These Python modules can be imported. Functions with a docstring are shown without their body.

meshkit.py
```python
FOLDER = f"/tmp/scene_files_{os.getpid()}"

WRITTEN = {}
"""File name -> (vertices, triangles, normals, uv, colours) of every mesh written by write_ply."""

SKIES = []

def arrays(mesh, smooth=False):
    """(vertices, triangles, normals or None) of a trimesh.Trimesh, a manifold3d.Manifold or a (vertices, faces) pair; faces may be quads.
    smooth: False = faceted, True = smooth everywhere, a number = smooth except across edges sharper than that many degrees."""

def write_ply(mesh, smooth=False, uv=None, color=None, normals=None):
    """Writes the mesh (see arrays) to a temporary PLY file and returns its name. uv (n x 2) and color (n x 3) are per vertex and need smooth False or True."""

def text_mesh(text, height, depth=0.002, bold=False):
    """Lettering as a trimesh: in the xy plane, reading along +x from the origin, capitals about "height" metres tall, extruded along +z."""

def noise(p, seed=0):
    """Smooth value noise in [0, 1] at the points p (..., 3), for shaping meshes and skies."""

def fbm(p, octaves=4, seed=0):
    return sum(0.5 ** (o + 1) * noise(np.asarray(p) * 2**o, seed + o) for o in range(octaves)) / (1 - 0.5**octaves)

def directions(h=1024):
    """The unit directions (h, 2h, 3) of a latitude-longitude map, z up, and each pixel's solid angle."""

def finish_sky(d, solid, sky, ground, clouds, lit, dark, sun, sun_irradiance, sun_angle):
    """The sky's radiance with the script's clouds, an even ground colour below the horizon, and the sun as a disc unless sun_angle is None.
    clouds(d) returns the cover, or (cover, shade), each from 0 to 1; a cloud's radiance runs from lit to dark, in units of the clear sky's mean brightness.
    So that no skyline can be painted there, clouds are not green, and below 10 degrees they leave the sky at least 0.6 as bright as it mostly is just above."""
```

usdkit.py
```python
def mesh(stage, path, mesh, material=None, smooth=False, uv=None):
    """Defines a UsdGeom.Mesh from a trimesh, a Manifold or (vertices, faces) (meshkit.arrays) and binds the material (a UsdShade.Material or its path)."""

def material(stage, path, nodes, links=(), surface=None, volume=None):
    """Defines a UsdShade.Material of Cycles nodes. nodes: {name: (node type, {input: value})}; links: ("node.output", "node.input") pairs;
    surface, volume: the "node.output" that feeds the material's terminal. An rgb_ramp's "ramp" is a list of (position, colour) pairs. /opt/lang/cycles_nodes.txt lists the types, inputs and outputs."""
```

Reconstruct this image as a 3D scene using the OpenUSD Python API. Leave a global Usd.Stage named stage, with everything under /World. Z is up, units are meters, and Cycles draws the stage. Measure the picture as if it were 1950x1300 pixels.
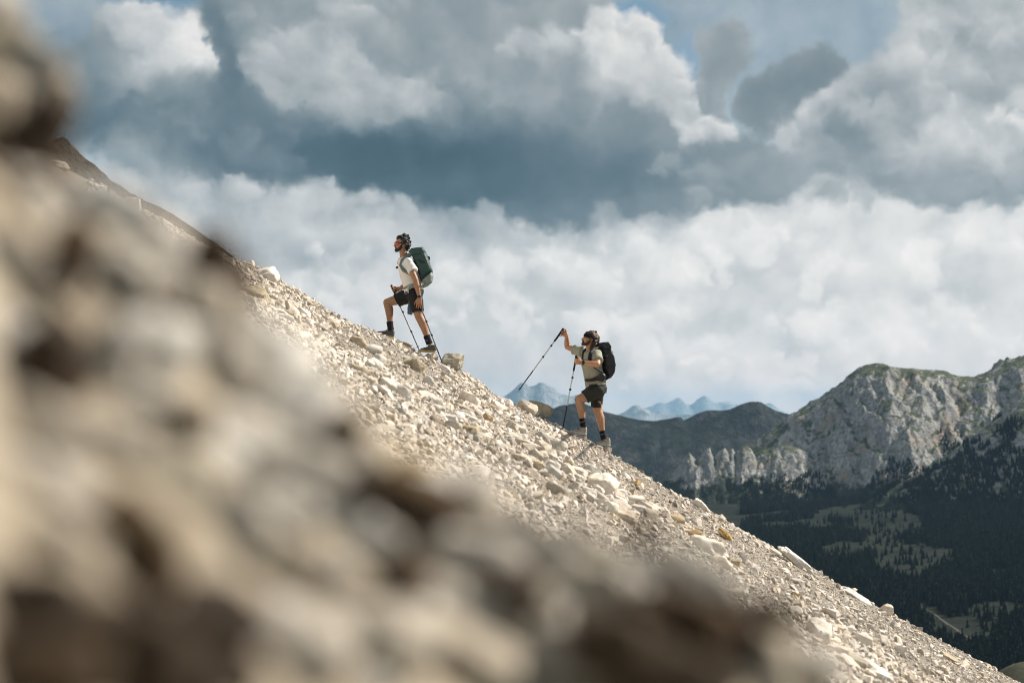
import math, random
import numpy as np, trimesh, manifold3d as m3
import usdkit, meshkit
from pxr import Usd, UsdGeom, UsdLux, UsdShade, Gf, Sdf, Vt
from scipy.spatial import ConvexHull, cKDTree

stage = Usd.Stage.CreateInMemory()
UsdGeom.SetStageUpAxis(stage, "Z"); UsdGeom.SetStageMetersPerUnit(stage, 1.0)
UsdGeom.Xform.Define(stage, "/World"); UsdGeom.Scope.Define(stage, "/World/Looks")
stage.SetDefaultPrim(stage.GetPrimAtPath("/World"))

# ---------------------------------------------------------------- camera, exposure, sun
F = 2708.0                                   # focal length in photograph pixels (50 mm on 36 mm, 1950 px wide)
PITCH = math.atan(150 / F)                   # the horizon lies at photograph row 800
EXPOSURE = 1.08
SUN = np.array([0.73, 0.24, 0.64]); SUN /= np.linalg.norm(SUN)
SUN_POWER, SKY_STRENGTH = 0.95, 0.1
FOCUS, FSTOP = 24.0, 1.8
cp, sp = math.cos(PITCH), math.sin(PITCH)
cam = UsdGeom.Camera.Define(stage, "/World/camera")
cam.AddTransformOp().Set(Gf.Matrix4d(1, 0, 0, 0, 0, -sp, cp, 0, 0, -cp, -sp, 0, 0, 0, 0, 1))
cam.CreateFocalLengthAttr(50.0); cam.CreateHorizontalApertureAttr(36.0); cam.CreateVerticalApertureAttr(24.0)
cam.CreateClippingRangeAttr(Gf.Vec2f(0.05, 200000.0))
cam.CreateFStopAttr(FSTOP); cam.CreateFocusDistanceAttr(FOCUS); cam.CreateExposureAttr(EXPOSURE)

def at(px, py, Y):
    """World point on the ray through photograph pixel (px, py) at depth y = Y."""
    xr, yr = (px - 975) / F, (650 - py) / F
    d = np.array([xr, cp - yr * sp, sp + yr * cp])
    return d * (Y / d[1])

def pix(p):
    """Photograph pixel of world points (n, 3)."""
    p = np.atleast_2d(p)
    f = p[:, 1] * cp + p[:, 2] * sp
    return np.stack([975 + F * p[:, 0] / f, 650 - F * (-p[:, 1] * sp + p[:, 2] * cp) / f], 1)

sun = UsdLux.DistantLight.Define(stage, "/World/sun")
sun.CreateIntensityAttr(SUN_POWER); sun.CreateNormalizeAttr(True); sun.CreateAngleAttr(5.0); sun.CreateColorAttr(Gf.Vec3f(1.0, 0.94, 0.86))
zz = SUN; xx = np.cross([0, 0, 1.0], zz); xx /= np.linalg.norm(xx); yy = np.cross(zz, xx)
sun.AddTransformOp().Set(Gf.Matrix4d(*xx, 0, *yy, 0, *zz, 0, 0, 0, 0, 1))

class Graph:
    """Small builder of Cycles node graphs; an input given as 'node.output' becomes a link."""
    def __init__(self): self.nodes, self.links = {}, []
    def add(self, kind, out, **inp):
        name = f"n{len(self.nodes)}"; vals = {}
        for k, v in inp.items():
            if isinstance(v, str) and "." in v: self.links.append((v, f"{name}.{k}"))
            else: vals[k] = v
        self.nodes[name] = (kind, vals)
        return f"{name}.{out}"
    def math(self, op, a, b=0.0, c=0.0, clamp=False): return self.add("math", "value", math_type=op, value1=a, value2=b, value3=c, use_clamp=clamp)
    def vmath(self, op, a, b=(0, 0, 0), **k): return self.add("vector_math", "vector", math_type=op, vector1=a, vector2=b, **k)
    def mix(self, f, a, b, mode="mix"): return self.add("mix", "color", mix_type=mode, fac=f, color1=a, color2=b)
    def rng(self, v, a, b, c=0.0, d=1.0, kind="smoothstep"): return self.add("map_range", "result", range_type=kind, value=v, from_min=a, from_max=b, to_min=c, to_max=d, clamp=True)
    def noise(self, v, scale, detail=4, rough=0.55, out="fac", dist=0.0, **k): return self.add("noise_texture", out, vector=v, scale=scale, detail=detail, roughness=rough, distortion=dist, **k)
    def ramp(self, f, stops): return self.add("rgb_ramp", "color", fac=f, ramp=stops)
    def make(self, path, surface=None, volume=None): return usdkit.material(stage, path, self.nodes, self.links, surface=surface, volume=volume)

def lin(c):
    c = np.asarray(c, float) / 255
    return tuple(np.where(c < 0.04045, c / 12.92, ((c + 0.055) / 1.055) ** 2.4))

# ---------------------------------------------------------------- sky
def sdf(px, py, poly):
    """Signed distance (inside positive) of pixels to a closed outline."""
    P = np.asarray(poly, float); Q = np.roll(P, -1, 0)
    d = np.full(px.shape, 1e9); inside = np.zeros(px.shape, bool)
    for (x0, y0), (x1, y1) in zip(P, Q):
        ex, ey = x1 - x0, y1 - y0
        t = np.clip(((px - x0) * ex + (py - y0) * ey) / (ex * ex + ey * ey + 1e-9), 0, 1)
        d = np.minimum(d, np.hypot(px - x0 - t * ex, py - y0 - t * ey))
        c = (y0 > py) != (y1 > py)
        inside ^= c & (px < (x1 - x0) * (py - y0) / (y1 - y0 + 1e-12) + x0)
    return np.where(inside, d, -d)

def smooth(x, a, b):
    t = np.clip((x - a) / (b - a), 0, 1); return t * t * (3 - 2 * t)

AZ0, AZ1, EL0, EL1, NR, NC = -0.40, 0.40, -0.01, 0.315, 64, 256
def cloud_layout():
    """Where the cloud masses stand (azimuth, elevation): tone of each mass and where the blue shows."""
    az = np.linspace(AZ0, AZ1, NC)[None, :]; el = np.linspace(EL0, EL1, NR)[:, None]
    d = np.stack(np.broadcast_arrays(np.sin(az) * np.cos(el), np.cos(az) * np.cos(el), np.sin(el)), -1)
    q = pix(d.reshape(-1, 3)).reshape(NR, NC, 2); x, y = q[..., 0], q[..., 1]
    wx = (meshkit.fbm(np.stack([x / 60, y / 60, 0 * x], -1), 4, 3) - .5) * 26
    wy = (meshkit.fbm(np.stack([x / 60, y / 60, 0 * x + 9], -1), 4, 7) - .5) * 26
    x, y = x + wx, y + wy
    # pale, hazy lower sky with faint grey banks
    T = 0.825 + 0.06 * smooth(x, 700, 1700) - 0.01 * smooth(y, 520, 800)
    T = T * np.ones_like(x); B = np.zeros_like(x)
    def blob(cx, cy, rx, ry, tone, k=1.0, rot=0.0):
        nonlocal T
        c, s = math.cos(rot), math.sin(rot); u, v = (x - cx) * c + (y - cy) * s, -(x - cx) * s + (y - cy) * c
        T = T + (tone - T) * k * np.exp(-((u / rx) ** 2 + (v / ry) ** 2))
    def shape(poly, tone, soft=16, fade=None):
        """A mass with an outline; tone may be (tone at the edge, tone inside, depth)."""
        nonlocal T, B
        s = sdf(x, y, poly); a = smooth(s, -soft, soft)
        t = tone if np.isscalar(tone) else tone[0] + (tone[1] - tone[0]) * smooth(s, 0, tone[2])
        if fade is not None: a = a * fade(x, y)
        T = T + (t - T) * a; B = B * (1 - a)
    def bulge(cx, cy, r, tone, k=.9, sq=.85):
        """A billow: crisp and bright towards the sun (up and right), dissolving at its foot."""
        nonlocal T
        u, v = (x - cx) / r, (y - cy) / (r * sq); d = np.hypot(u, v); lit = (u * .45 - v * .9)
        a = smooth(1 - d, -.10, .22) * smooth(lit, -.85, .25)
        T = T + (tone - .05 * smooth(-lit, -.3, .6) - T) * k * a
    # lower sky
    blob(640, 470, 130, 45, .70, .8); blob(560, 640, 120, 90, .74, .6); blob(900, 455, 90, 40, .73, .6); blob(1010, 590, 90, 60, .75, .6)
    blob(640, 400, 150, 40, .87, .8); blob(700, 540, 170, 45, .86, .6); blob(900, 560, 130, 50, .86, .5); blob(470, 440, 100, 60, .82, .5)
    blob(1210, 490, 75, 50, .90, .9); blob(1150, 540, 60, 40, .86, .5); blob(1400, 470, 90, 50, .88, .5); blob(1420, 520, 80, 40, .80, .6)
    blob(1800, 500, 90, 60, .83, .6); blob(1860, 560, 60, 70, .81, .6); blob(1700, 470, 110, 40, .90, .5); blob(1890, 470, 70, 50, .91, .5)
    blob(1650, 630, 170, 45, .92, .8); blob(1450, 690, 80, 55, .93, .8); blob(1880, 640, 80, 50, .92, .7); blob(1320, 640, 90, 60, .82, .6)
    blob(1100, 600, 80, 40, .86, .5); blob(1240, 720, 150, 40, .84, .5); blob(1280, 590, 70, 30, .88, .5); blob(1540, 560, 120, 40, .83, .5)
    blob(430, 380, 130, 50, .70, .6)
    for cx, cy, r, t in ((560, 365, 34, .90), (640, 372, 30, .89), (755, 405, 20, .92), (735, 430, 40, .88), (600, 395, 40, .88), (530, 395, 36, .87), (1000, 600, 34, .88), (1010, 555, 26, .86), (960, 520, 30, .86), (1180, 465, 30, .92), (1240, 500, 34, .92), (1165, 500, 26, .91), (1270, 470, 26, .90),
                        (1000, 650, 30, .88), (930, 640, 40, .85), (1400, 690, 24, .95), (1440, 720, 30, .95), (1490, 700, 28, .94), (1410, 660, 20, .94), (1560, 590, 30, .94), (1620, 610, 34, .95), (1690, 640, 36, .95), (1760, 650, 30, .94), (1810, 600, 26, .93), (1900, 620, 36, .94), (1700, 600, 22, .94), (1850, 440, 34, .92), (1460, 430, 40, .91), (1380, 440, 26, .91), (1420, 410, 30, .90)):
        blob(cx, cy, r * 1.3, r, t - .02, .5)
    for cx, cy, rx, ry, t in ((480, 470, 60, 24, .74), (560, 480, 70, 20, .71), (820, 520, 50, 20, .80), (880, 600, 60, 24, .79), (1090, 570, 50, 20, .77), (1060, 640, 40, 20, .79), (1330, 560, 60, 20, .81), (1480, 560, 60, 22, .82), (1530, 650, 50, 40, .83), (1380, 580, 60, 30, .81), (1780, 560, 70, 20, .80), (1620, 560, 60, 18, .84), (1500, 760, 120, 14, .80), (1150, 680, 60, 40, .80)):
        blob(cx, cy, rx, ry, t, .7)
    rg = np.random.default_rng(4); heaps = []
    for cx, cy, w, n in ((580, 375, 110, 14), (740, 420, 60, 8), (700, 520, 110, 12), (560, 540, 60, 8), (900, 520, 100, 12), (960, 570, 70, 10), (1010, 610, 50, 8), (1200, 480, 80, 14), (1150, 520, 50, 8), (1120, 600, 70, 8), (1260, 610, 80, 10), (1380, 450, 90, 12), (1450, 480, 90, 10), (1330, 520, 70, 8), (1420, 700, 60, 14), (1480, 720, 60, 10),
                        (1350, 660, 80, 10), (1580, 610, 70, 14), (1650, 640, 90, 16), (1740, 650, 70, 12), (1820, 600, 60, 10), (1900, 640, 60, 12), (1880, 460, 80, 12), (1740, 500, 90, 10), (1600, 520, 80, 8), (1240, 690, 90, 10), (1560, 690, 80, 10), (850, 600, 70, 8), (1060, 480, 60, 8), (640, 620, 80, 8), (1500, 620, 60, 8)):
        for _ in range(n):
            heaps.append((cx + rg.normal(0, w * .5), cy + rg.normal(0, w * .22), rg.uniform(.16, .40) * w))
    for cx, cy, r in sorted(heaps, key=lambda h: -h[2]):
        bulge(cx, cy, r, .875 + .075 * smooth(cx, 600, 1600) + rg.uniform(-.03, .05), .9)
    # clear blue and thin veil behind the towers
    up = smooth(330 - y, 0, 120)
    T = T + (.70 - T) * up; B = np.maximum(B, up * .35)
    for cx, cy, rx, ry, k in ((320, -10, 130, 45, 1), (1215, 25, 90, 60, .9), (1320, 95, 55, 60, .7), (60, 30, 130, 80, .45), (560, -60, 300, 50, 1), (1680, 70, 60, 50, .3), (1400, -70, 300, 40, .6), (130, 300, 80, 90, .45)):
        B = np.maximum(B, k * np.exp(-((x - cx) / rx) ** 2 - ((y - cy) / ry) ** 2))
    # right-hand cumulus group
    shape([(1325, 60), (1370, 60), (1395, 42), (1425, 75), (1420, 110), (1395, 180), (1380, 260), (1330, 270), (1330, 150)], (.62, .58, 40), 8)
    shape([(1425, 140), (1460, 115), (1490, 125), (1530, 90), (1575, 70), (1610, 80), (1625, 120), (1620, 260), (1440, 260), (1400, 210)], (.58, .53, 40), 7)
    shape([(1700, 60), (1745, -20), (2300, -60), (2300, 420), (1560, 340), (1480, 290), (1466, 250), (1480, 222), (1510, 225), (1560, 195), (1620, 140), (1660, 100), (1690, 95)], (.74, .70, 80), 10)
    blob(1900, 120, 70, 110, .64, .8, -.5); blob(1780, 60, 60, 60, .76, .8); blob(1960, 30, 80, 50, .78, .8); blob(1830, 110, 60, 40, .73, .6)
    blob(1630, 235, 95, 55, .53, 1, -.55); blob(1690, 200, 60, 50, .56, .7); blob(1500, 250, 34, 34, .81, .9); blob(1560, 206, 50, 18, .78, .8, -.5)
    blob(1850, 215, 50, 30, .82, .8); blob(1930, 260, 60, 50, .82, .8); blob(1780, 260, 70, 40, .79, .7); blob(1720, 130, 40, 40, .74, .7); blob(1680, 290, 160, 22, .72, .7)
    for cx, cy, r, t in ((1490, 245, 24, .82), (1510, 238, 24, .83), (1545, 215, 22, .80), (1575, 198, 20, .79), (1835, 195, 30, .88), (1870, 205, 30, .88), (1905, 215, 30, .90), (1935, 240, 34, .91), (1890, 255, 40, .88), (1840, 235, 34, .86), (1800, 250, 36, .82), (1760, 60, 40, .78), (1720, 110, 36, .77), (1780, 120, 30, .77), (1750, 150, 30, .75), (1790, 165, 26, .76), (1830, 60, 40, .76), (1900, 40, 44, .79), (1680, 130, 24, .75)): bulge(cx, cy, r, t, .85)
    rg3 = np.random.default_rng(12)
    for _ in range(70):
        cx, cy = rg3.uniform(1500, 1960), rg3.uniform(-10, 290)
        if sdf(np.array(cx), np.array(cy), [(1700, 60), (1745, -20), (2300, -60), (2300, 420), (1560, 340), (1480, 290), (1466, 250), (1510, 225), (1560, 195), (1620, 140), (1690, 95)]) > 14: bulge(cx, cy, rg3.uniform(16, 46), .72 + rg3.uniform(-.09, .10) + .08 * smooth(cx, 1750, 1900) * smooth(cy, 150, 220) - .12 * math.exp(-((cx - 1630) / 90) ** 2 - ((cy - 235) / 60) ** 2), .6)
    # the large dark cloud with its lit tower on the right
    shape([(330, 60), (385, 0), (395, -80), (1130, -80), (1165, 0), (1185, 28), (1215, 36), (1250, 46), (1266, 82), (1292, 96), (1312, 132), (1330, 160), (1326, 190), (1352, 215), (1400, 238), (1440, 262),
           (1475, 290), (1560, 312), (1760, 320), (2300, 330), (2300, 388), (1880, 385), (1770, 388), (1710, 352), (1600, 325), (1545, 345), (1500, 372), (1400, 388), (1300, 400), (1190, 425), (1060, 425), (930, 412), (860, 388),
           (760, 368), (640, 348), (520, 338), (430, 352), (330, 340), (280, 280), (170, 290), (130, 250), (200, 200)], .59, 9)
    dark = sdf(x, y, [(395, -80), (1130, -80), (1352, 215), (1560, 312), (2300, 335), (2300, 380), (1770, 385), (1600, 320), (1400, 385), (1060, 420), (760, 365), (430, 350), (280, 280)])
    blob(880, 90, 280, 140, .64, .95); blob(760, 60, 90, 50, .57, .5); blob(900, 60, 50, 50, .57, .5); blob(1060, 190, 150, 70, .64, .9); blob(1180, 250, 130, 60, .66, .8); blob(600, 250, 150, 40, .52, .6)
    rg2 = np.random.default_rng(9)
    for _ in range(110):                                     # faint billows on the upper flank of the dark cloud
        cx, cy = rg2.uniform(420, 1340), rg2.uniform(-20, 250); r = rg2.uniform(22, 70)
        bulge(cx, cy, r, .615 + rg2.uniform(-.05, .075) + .05 * smooth(cx, 900, 1250) - .10 * smooth(cy, 170, 260), .55)
    blob(800, 300, 420, 66, .365, 1.0); blob(900, 370, 240, 52, .40, .9); blob(1120, 335, 220, 52, .45, .85); blob(560, 310, 170, 40, .43, .8); blob(680, 300, 130, 40, .345, .5)
    blob(1400, 335, 110, 34, .54, .7); blob(1130, 405, 160, 20, .49, .7); blob(1650, 300, 90, 14, .57, .6); blob(1720, 350, 80, 20, .60, .6); blob(1880, 340, 130, 36, .67, .9); blob(1600, 330, 120, 30, .66, .6); blob(1450, 300, 60, 20, .66, .6); blob(1500, 320, 60, 26, .61, .6); blob(1600, 360, 60, 20, .72, .6)
    for _ in range(40):
        cx, cy = rg2.uniform(1250, 1960), rg2.uniform(300, 385); bulge(cx, cy, rg2.uniform(14, 36), .62 + rg2.uniform(-.04, .06), .6)
    for _ in range(24):                                      # ragged lower edge
        cx = rg2.uniform(420, 1320); cy = np.interp(cx, [420, 640, 860, 1060, 1190, 1320], [350, 352, 392, 428, 426, 398]) + rg2.normal(0, 12); bulge(cx, cy + 22, rg2.uniform(20, 44), .79 + rg2.uniform(-.05, .06), .5)
    blob(420, 90, 40, 110, .44, 1, -.25); blob(430, 150, 30, 60, .43, .7); blob(400, 200, 120, 60, .48, .9); blob(300, 225, 120, 50, .49, .8); blob(480, 240, 110, 50, .46, .8); blob(330, 190, 110, 30, .51, .6)
    for _ in range(46):
        cx, cy = rg2.uniform(170, 560), rg2.uniform(170, 330); bulge(cx, cy, rg2.uniform(18, 46), .50 + rg2.uniform(-.04, .06), .55)
    # lit clump in the dark cloud
    s = sdf(x, y, [(452, 125), (460, 102), (486, 94), (498, 75), (535, 64), (556, 46), (590, 52), (606, 36), (600, -10), (690, -20), (706, 20), (700, 45), (676, 56), (690, 82), (712, 98), (712, 125), (738, 140), (765, 142), (800, 132), (835, 155), (862, 182), (850, 208), (800, 218), (760, 230), (725, 250), (690, 262), (650, 242), (600, 208), (560, 196), (520, 192), (482, 164)])
    T = T + (.69 - T) * smooth(s, -16, 26) * smooth(275 - y, 0, 90)
    for cx, cy, r, t in ((480, 118, 26, .73), (512, 92, 28, .74), (556, 70, 34, .75), (610, 62, 36, .77), (660, 95, 38, .78), (690, 120, 26, .77), (560, 120, 44, .73), (620, 130, 46, .75), (520, 150, 32, .73), (480, 150, 22, .70), (575, 175, 40, .71), (650, 185, 46, .74), (715, 165, 34, .74), (770, 160, 28, .75), (800, 155, 24, .77), (835, 178, 24, .76), (780, 195, 36, .72), (700, 220, 40, .69), (640, 25, 34, .74), (684, 25, 24, .76), (455, 30, 30, .65), (470, 22, 18, .68), (560, 10, 40, .62)):
        bulge(cx, cy, r, t - .012, .75)
    for cx, cy, rx, ry, t in ((590, 105, 26, 16, .62), (540, 140, 24, 12, .60), (600, 160, 30, 12, .62), (745, 200, 40, 10, .58), (590, 205, 40, 14, .52), (690, 200, 24, 10, .62)): blob(cx, cy, rx, ry, t, .7)
    for cx, cy, r, t in ((960, 98, 24, .72), (990, 88, 28, .745), (1020, 76, 32, .76), (1056, 66, 34, .775), (1070, 90, 26, .75), (1010, 104, 30, .72)): bulge(cx, cy, r, t, .9)
    blob(1092, 130, 26, 46, .60, .8); blob(1060, 20, 80, 30, .66, .7)
    s = sdf(x, y, [(1090, 60), (1120, 45), (1165, 0), (1185, 28), (1215, 36), (1250, 46), (1266, 82), (1292, 96), (1312, 132), (1330, 160), (1326, 190), (1360, 225), (1410, 250), (1300, 272), (1270, 200), (1160, 160), (1110, 110)])
    T = T + (.79 - T) * .95 * smooth(s, -9, 12)
    for cx, cy, r, t in ((1110, 60, 26, .88), (1140, 45, 34, .88), (1172, 30, 26, .90), (1205, 52, 28, .90), (1240, 70, 32, .92), (1262, 100, 24, .91), (1150, 90, 40, .88), (1195, 100, 40, .87), (1290, 118, 26, .89), (1306, 150, 26, .89), (1240, 140, 44, .83), (1320, 190, 22, .88), (1345, 222, 22, .89), (1380, 242, 24, .89), (1280, 200, 36, .80), (1310, 245, 34, .84)): bulge(cx, cy, r, t, .9)
    blob(1210, 175, 60, 26, .75, .7)
    # left cumulus in front of the dark cloud
    shape([(60, 110), (120, 90), (170, 70), (190, 25), (225, 0), (262, -6), (300, 8), (335, 34), (352, 14), (378, 18), (383, 45), (400, 80), (413, 125), (380, 132), (350, 128), (300, 150), (240, 165), (150, 330), (60, 330)], (.66, .60, 60), 9)
    blob(330, 95, 62, 46, .83, 1); blob(290, 40, 40, 36, .80, .9); blob(375, 110, 34, 22, .86, 1); blob(370, 45, 16, 26, .82, .9); blob(265, 20, 26, 20, .82, .7); blob(250, 120, 30, 36, .75, .7)
    for cx, cy, r, t in ((205, 50, 30, .72), (235, 25, 34, .78), (268, 18, 28, .83), (300, 25, 28, .86), (330, 55, 34, .86), (300, 70, 44, .82), (255, 70, 40, .77), (365, 38, 20, .87), (372, 62, 22, .88), (345, 85, 34, .88), (385, 90, 26, .89), (400, 112, 18, .89), (355, 112, 30, .88), (310, 110, 36, .84), (270, 120, 34, .78), (230, 110, 30, .70)): bulge(cx, cy, r, t, .9)
    blob(140, 110, 60, 60, .48, .9); blob(110, 60, 20, 16, .47, .9); blob(170, 180, 60, 60, .47, .8); blob(200, 80, 40, 40, .55, .6); blob(190, 240, 70, 40, .42, .9); blob(90, 110, 40, 40, .62, .6)
    blob(250, 290, 45, 40, .63, .9, .7); blob(310, 340, 60, 36, .70, .9, .6); blob(340, 375, 50, 26, .75, .8); blob(60, 60, 70, 60, .62, .5)
    R = .25 + .55 * smooth(T, .56, .74)                # lit billows carry relief, shaded bases hardly any
    R = np.where(y > 430, .75, R)
    return np.clip(T, 0, 1), np.clip(B, 0, 1), R

def make_sky():
    T, B, R = cloud_layout()
    g = Graph()
    direction = g.add("texture_coordinate", "generated")
    base = g.vmath("normalize", direction)
    def fields(dirv):
        s = g.add("separate_xyz", "x", vector=dirv).split(".")[0]
        az = g.math("arctan2", s + ".x", s + ".y"); el = g.math("arcsine", s + ".z")
        return az, el
    # crinkle the outlines: soft wander plus cauliflower lobes of two sizes
    w1 = g.noise(base, 34.0, 6, .55, "color"); wv = g.vmath("add", base, g.vmath("scale", g.vmath("subtract", w1, (.5, .5, .5)), scale=.020))
    big = g.add("voronoi_texture", "distance", feature="f1", vector=wv, scale=19.0, detail=1.0, roughness=.5, use_normalize=True)
    small = g.add("voronoi_texture", "distance", feature="f1", vector=wv, scale=52.0, detail=2.0, roughness=.6, use_normalize=True)
    puff = g.math("subtract", .25, g.math("add", g.math("multiply", big, .62), g.math("multiply", small, .42)))
    off = g.vmath("multiply", g.vmath("subtract", w1, (.5, .5, .5)), (.030, .030, .026))
    az, el = fields(g.vmath("add", base, off))
    el = g.math("subtract", el, g.math("multiply", puff, .030)); az = g.math("subtract", az, g.math("multiply", puff, .018))
    u = g.add("map_range", "result", range_type="linear", value=az, from_min=AZ0, from_max=AZ1, to_min=0.0, to_max=1.0, clamp=True)
    step = (EL1 - EL0) / (NR - 1); acc = None
    for i in range(NR):
        stops = [(k / (NC - 1), (T[i, k], B[i, k], R[i, k])) for k in range(NC)]
        r = g.ramp(u, stops)
        if acc is None: acc = r
        else: acc = g.mix(g.add("map_range", "result", range_type="linear", value=el, from_min=EL0 + (i - 1) * step, from_max=EL0 + i * step, to_min=0.0, to_max=1.0, clamp=True), acc, r)
    sc = g.add("separate_color", "r", color=acc).split(".")[0]
    tone, blue = sc + ".r", sc + ".g"
    # relief of the billows: density here minus density a little towards the sun
    def density(v): return g.noise(v, 26.0, 5, .5)
    rel = g.math("subtract", density(base), density(g.vmath("add", base, (0.011, 0.0, 0.013))))
    amp = g.math("multiply", sc + ".b", .42)
    tone2 = g.math("add", tone, g.math("multiply", g.math("add", g.math("multiply", rel, .8), g.math("multiply", puff, .62)), amp))
    # beyond the view: ordinary broken cumulus of the same kind
    far = g.noise(g.vmath("multiply", base, (1, 1, 1.8)), 2.6, 6, .56)
    ftone = g.math("add", g.rng(far, .3, .72, .50, .80), g.math("multiply", rel, .5)); fblue = g.rng(g.noise(base, 1.9, 4, .5), .50, .62, 0.0, .8)
    a0, e0 = fields(base)
    win = g.math("multiply", g.rng(g.math("absolute", a0), .345, .395, 1.0, 0.0), g.rng(e0, .285, .312, 1.0, 0.0))
    tone3 = g.add("mix_float", "result", fac=win, a=ftone, b=tone2); blue3 = g.add("mix_float", "result", fac=win, a=fblue, b=blue)
    k = 1.0 / (SKY_STRENGTH * 2 ** EXPOSURE)
    table = [(0, (18, 30, 38)), (.30, (50, 72, 84)), (.36, (62, 85, 97)), (.42, (79, 101, 113)), (.5, (108, 126, 135)), (.6, (145, 156, 161)), (.7, (177, 184, 187)), (.8, (205, 208, 209)), (.88, (227, 227, 226)), (.95, (240, 238, 236)), (1, (248, 245, 242))]
    cloud = g.ramp(tone3, [(p, lin(c)) for p, c in table])
    cloud = g.vmath("multiply", g.vmath("scale", cloud, scale=k), g.ramp(g.rng(e0, 0.0, .12, 0, 1, "linear"), [(0, (1.40, 1.09, .89)), (.16, (1.23, 1.04, .92)), (.45, (1.06, 1.01, .97)), (1, (1.01, 1, .99))]))
    clear = g.add("sky_texture", "color", sky_type="single_scattering", sun_disc=False, sun_elevation=float(math.asin(SUN[2])), sun_rotation=float(math.atan2(SUN[0], SUN[1])), altitude=2200.0, air_density=1.0, aerosol_density=1.0, ozone_density=1.0)
    clear = g.mix(1.0, clear, SKY_TINT, "multiply")
    blue4 = blue3
    allsky = g.mix(blue4, cloud, clear)
    bg = g.add("background_shader", "background", color=allsky, strength=SKY_STRENGTH)
    m = g.make("/World/Looks/sky", surface=bg)
    dome = UsdLux.DomeLight.Define(stage, "/World/sky")
    UsdShade.MaterialBindingAPI.Apply(dome.GetPrim()).Bind(m)
    dome.GetPrim().SetCustomDataByKey("kind", "structure")
SKY_TINT = (.44, .52, .45)
make_sky()

# ---------------------------------------------------------------- helpers
taken = {}
def numbered(parent, name):
    k = (parent, name); n = taken.get(k, 0); taken[k] = n + 1
    return f"{parent}/{name}" if n == 0 else f"{parent}/{name}_{n:03d}"

def tag(prim, label=None, cat=None, group=None, kind=None):
    for k, v in (("label", label), ("category", cat), ("group", group), ("kind", kind)):
        if v: prim.SetCustomDataByKey(k, v)
    return prim

def obj(name, mesh, mat, parent=None, smooth=False):
    path = numbered(str(parent.GetPath()) if parent else "/World", name)
    return usdkit.mesh(stage, path, mesh, mat, smooth=smooth).GetPrim()

def thing(name, label, cat, loc=(0, 0, 0), group=None):
    x = UsdGeom.Xform.Define(stage, numbered("/World", name))
    x.AddTranslateOp().Set(Gf.Vec3d(*map(float, loc)))
    return tag(x.GetPrim(), label, cat, group)

def moved(mesh, off):
    v, f, _ = meshkit.arrays(mesh); return (v - np.asarray(off), f)

def fbm2(x, y, s, o=4, seed=0): return meshkit.fbm(np.stack([x / s, y / s, 0 * x + .37 * seed], -1), o, seed)
def ridged(x, y, sx, sy, o=4, seed=0):
    out, amp, tot = 0, 1.0, 0
    for k in range(o):
        n = meshkit.noise(np.stack([x / sx * 2 ** k, y / sy * 2 ** k, 0 * x + .5], -1), seed + k)
        out = out + amp * (1 - np.abs(2 * n - 1)); tot += amp; amp *= .5
    return out / tot

def grid_mesh(X, Y, Z):
    n, m = X.shape; i, j = np.meshgrid(np.arange(n - 1), np.arange(m - 1), indexing="ij")
    a = i * m + j
    f = np.stack([a, a + m, a + m + 1, a + 1], -1).reshape(-1, 4)
    v = np.stack([X, Y, Z], -1).reshape(-1, 3)
    if np.cross(v[f[0, 1]] - v[f[0, 0]], v[f[0, 2]] - v[f[0, 0]])[2] < 0: f = f[:, ::-1]
    return v, f

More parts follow.
